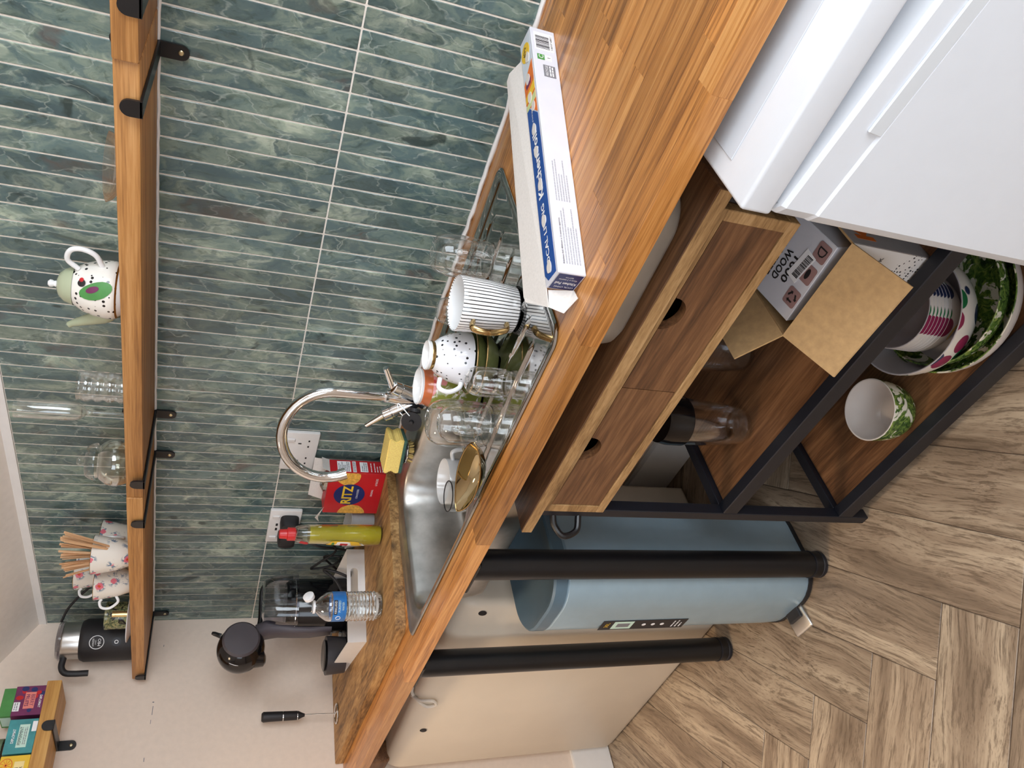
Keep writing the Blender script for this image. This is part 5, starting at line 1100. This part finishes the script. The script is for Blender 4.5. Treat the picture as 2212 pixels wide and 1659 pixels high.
# crockery on the bottom shelf
def bowl(name, lab, cat, x, y, z, r, h, rb, mo, mi, tilt=(0, 0), foot=True):
    t = thing(name, lab, cat, (x, y, z + 0.0003)); t.rotation_euler = (tilt[0], tilt[1], 0)
    pr = [(0, 0.003), (rb * 0.92, 0.002), (rb, 0.0)]
    for k in range(1, 9):
        f = k / 8; pr.append((rb + (r - rb) * math.sin(f * PI / 2) ** 0.9, h * (1 - math.cos(f * PI / 2)) ** 0.95))
    b = B(); lathe(b, pr, 56); obj('outside', b, mo, t)
    pi = [(r, h), (r - 0.0012, h + 0.0008), (r - 0.003, h)] + [(max(0.0, q - 0.003), z_ + 0.003) for q, z_ in reversed(pr[3:-1])] + [(rb * 0.9, 0.0055), (0, 0.005)]
    b = B(); lathe(b, pi, 56); obj('inside', b, mi, t)
    return t
off = plain('off_white_melamine', rgb(214, 206, 200), 0.3, mottled=0.02)
bowl('bowl', 'small deep bowl with leaf-print outside, alone on the bottom shelf', 'bowl', 1.668, -0.455, ZB, 0.062, 0.078, 0.036, M_['leaf'], off)
fruit = N('fruit_print_melamine'); v = fruit.coords(); vo = fruit.voro(v, 24, rnd=0.8); d = vo.outputs['Distance']
pal = fruit.add('ShaderNodeSeparateColor'); fruit.lk(vo.outputs['Color'], pal.inputs[0])
cc = fruit.ramp(pal.outputs[0], [(0.0, rgb(36, 110, 66)), (0.28, rgb(226, 176, 48)), (0.50, rgb(96, 150, 60)), (0.70, rgb(140, 44, 80)), (0.86, rgb(40, 50, 84))], 'CONSTANT')
fruit.col(fruit.mix(fruit.ramp(d, [(0.44, (1, 1, 1, 1)), (0.47, (0, 0, 0, 1))]), rgb(226, 220, 212), cc)); fruit.set(0.25); M_['fruit'] = fruit.m
bowl('serving_bowl', 'wide leaf-print serving dish at the bottom of the crockery stack', 'bowl', 1.905, -0.390, ZB, 0.138, 0.050, 0.085, off, M_['leaf'])
bowl('serving_bowl', 'leaf-print bowl nested in the wide serving dish', 'bowl', 1.903, -0.388, ZB + 0.0075, 0.126, 0.060, 0.070, M_['leaf'], M_['leaf'])
bowl('serving_bowl', 'fruit-print bowl holding the stack of small bowls', 'bowl', 1.862, -0.392, ZB + 0.024, 0.116, 0.085, 0.055, M_['fruit'], plain('grey_melamine', rgb(176, 172, 176), 0.35, mottled=0.02))
gm = plain('grey_white_melamine', rgb(190, 184, 186), 0.35, mottled=0.02)
for k in range(7):
    bowl('small_bowl', ('lowest', 'second lowest', 'third lowest', 'middle', 'third highest', 'second highest', 'topmost')[k] + ' of seven small bowls nested in the fruit-print bowl', 'bowl', 1.868, -0.392, ZB + 0.036 + k * 0.0085, 0.074, 0.052, 0.036, M_['fruit'], gm)['group'] = 'nested small bowls'
bowl('green_bowl', 'plain green bowl behind the fruit-print bowl', 'bowl', 1.700, -0.285, ZB, 0.066, 0.072, 0.04, plain('sea_green_melamine', rgb(34, 130, 104), 0.3), plain('sea_green_melamine_inside', rgb(34, 130, 104), 0.3))

# ================================================================== PEDAL BIN
bn = thing('pedal_bin', 'blue-grey pedal bin with darker lid under the worktop', 'bin', (1.098, -0.462, 0.0))
def rr_ring(z, w_, d_, r, s=0): return [(x, y, z) for x, y in rrect(0, 0, w_, d_, r, 8)]
b = B(); loft(b, [rr_ring(0.014, 0.232, 0.252, 0.085), rr_ring(0.05, 0.236, 0.256, 0.087), rr_ring(0.640, 0.236, 0.256, 0.087), rr_ring(0.644, 0.228, 0.248, 0.084)]); obj('body', b, M_['bin'], bn)
b = B(); loft(b, [rr_ring(0.0, 0.226, 0.246, 0.083), rr_ring(0.003, 0.236, 0.256, 0.087), rr_ring(0.0135, 0.238, 0.258, 0.088)]); obj('base_ring', b, M_['blackmat'], bn)
b = B(); loft(b, [rr_ring(0.644, 0.226, 0.246, 0.083), rr_ring(0.647, 0.226, 0.246, 0.083)]); obj('seal', b, M_['ink'], bn)
b = B(); loft(b, [rr_ring(0.647, 0.238, 0.258, 0.088), rr_ring(0.672, 0.238, 0.258, 0.088), rr_ring(0.676, 0.230, 0.250, 0.085), rr_ring(0.674, 0.216, 0.236, 0.08), rr_ring(0.662, 0.18, 0.20, 0.07), rr_ring(0.657, 0.10, 0.11, 0.04)]); obj('lid', b, M_['binlid'], bn)
pd = obj('pedal', (lambda b: (box(b, -0.032, 0.032, -0.178, -0.118, 0.016, 0.026, 0.005, 3, M=Matrix.Rotation(0.12, 4, 'X')), b)[1])(B()), M_['steel'], bn)
b = B(); box(b, -0.022, 0.022, -0.15, -0.10, 0.006, 0.016, 0.002, 1); obj('pedal_arm', b, M_['blackmat'], pd)
F = frame((-0.035, -0.1285, 0.42), (1, 0, 0), (0, 0, 1))
st_ = decal('sticker', rect(-0.022, 0.018, -0.12, 0.10), F, M_['charcoal'], bn, 0.0006)
decal('sticker_picture', rect(-0.018, 0.014, 0.020, 0.07), F, M_['palegreen'], bn, 0.0009); decal('sticker_picture', rect(-0.010, 0.006, 0.028, 0.06), F, M_['greyink'], bn, 0.0011)
text('30L', F, M_['yellow'], bn, w=0.02, y=0.085, lift=0.0010)
for k in range(3): decal('sticker_dot', ell(-0.002, -0.01 - k * 0.024, 0.005, 0.005, 12), F, M_['whiteink'], bn, 0.0009)
bars(F, M_['whiteink'], bn, -0.016, 0.012, [-0.09, -0.10, -0.11], 0.003, lift=0.0009)

# ================================================================== CREAM CABINET BY THE LEFT WALL
cr = thing('cream_cabinet', 'large cream enamelled box with rounded edges under the worktop', 'cabinet', (0.030, -0.530, 0.0), math.radians(4.0))
CL, CDp, CHt = 0.905, 0.40, 0.785
b = B()
def yz_ring(x):
    return [(x, y, z) for y, z in ([(0.012, 0.004), (CDp, 0.004), (CDp, CHt)] + [(0.035, CHt)] + [(0.035 - 0.055 * math.sin(a) * 0.62, CHt - 0.055 + 0.055 * math.cos(a)) for a in [PI / 2 * i / 8 for i in range(1, 9)]] + [(0.0, 0.03)])]
xs = [0.0, 0.006, 0.02]
rings = []
for i, x in enumerate((0.0, 0.008, 0.022, CL - 0.022, CL - 0.008, CL)):
    ins = (0.02, 0.006, 0.0, 0.0, 0.006, 0.02)[i]
    rings.append([(x, y + (ins if y < 0.2 else -ins), z + (ins if z < 0.3 else -ins)) for x, y, z in yz_ring(x)])
loft(b, rings); obj('body', b, M_['cream'], cr, angle=40)
b = B(); box(b, 0.03, CL - 0.03, 0.004, 0.0075, CHt - 0.060, CHt - 0.057, M=None); 
b.free()
for hx in (0.265, 0.595, 0.87):
    b = B(); lathe(b, [(0, 0.0018), (0.008, 0.0016), (0.0105, 0.0)], 20, M=Matrix.Translation((hx, 0.0, CHt - 0.060)) @ Matrix.Rotation(math.radians(80), 4, 'X')); obj('screw_hole', b, M_['ink'], cr)
b = B(); tube(b, bez([(0.42, 0.03, CHt + 0.004), (0.44, 0.005, CHt - 0.01), (0.455, -0.006, CHt - 0.04), (0.43, -0.006, CHt - 0.055), (0.415, 0.0, CHt - 0.03), (0.43, 0.03, CHt + 0.005), (0.46, 0.05, CHt + 0.004)], 7), 0.0045, 8)
obj('cord_loop', b, plain('white_cord', rgb(224, 216, 204), 0.8, mottled=0.1), cr)

# ================================================================== WHITE UNDER-COUNTER FRIDGE, IN FRONT RIGHT
fr_ = thing('undercounter_fridge', 'white under-counter fridge with a flat top and scooped door handle', 'fridge', (0, 0, 0))
GX, GW = 2.132, 0.54
b = B(); box(b, GX + 0.003, GX + GW - 0.003, -0.600, -0.06, 0.03, 0.812); obj('body', b, M_['appliance'], fr_, angle=None)
b = B(); box(b, GX, GX + GW, -0.658, -0.05, 0.8125, 0.8515, 0.0045, 3); lid = obj('worktop_lid', b, M_['appliance'], fr_)
b = B(); box(b, GX + 0.026, GX + GW - 0.026, -0.602, -0.08, 0.8516, 0.8526, 0.0006, 1); obj('inset_panel', b, plain('inset_enamel', rgb(206, 212, 220), 0.3, mottled=0.01), lid)
b = B(); xs = [GX + 0.002, GX + 0.006, GX + 0.014, GX + GW - 0.014, GX + GW - 0.006, GX + GW - 0.002]; rings = []
for x in xs:
    e = min(x - GX, GX + GW - x); q = max(0.0, 0.012 - e)
    zt = 0.8085 - (x - GX) * 0.085
    rings.append([(x, -0.602, 0.05), (x, -0.650 + q, 0.05), (x, -0.662 + q, 0.062), (x, -0.664 + q, zt - 0.048), (x, -0.661 + q, zt - 0.045), (x, -0.661 + q, zt - 0.006), (x, -0.657 + q, zt - 0.001), (x, -0.652 + q, zt), (x, -0.615, 0.8095 - 0.012), (x, -0.602, 0.8095 - 0.012)])
loft(b, rings); dr_ = obj('door', b, M_['appliance'], fr_, angle=25)
b = B(); box(b, GX + 0.11, GX + 0.40, -0.6642, -0.6605, 0.752, 0.770, 0.0012, 1, M=Matrix.Translation((GX + 0.11, 0, 0.75)) @ Matrix.Rotation(0.085, 4, 'Y') @ Matrix.Translation((-GX - 0.11, 0, -0.7505))); obj('label_plate', b, plain('pale_plastic', rgb(214, 218, 222), 0.4, mottled=0.01), dr_)
for s in (0.06, GW - 0.06):
    for y in (-0.55, -0.15):
        b = B(); lathe(b, [(0, 0), (0.018, 0), (0.018, 0.03), (0, 0.03)], 16, (GX + s, y)); obj('foot', b, M_['blackmat'], fr_)
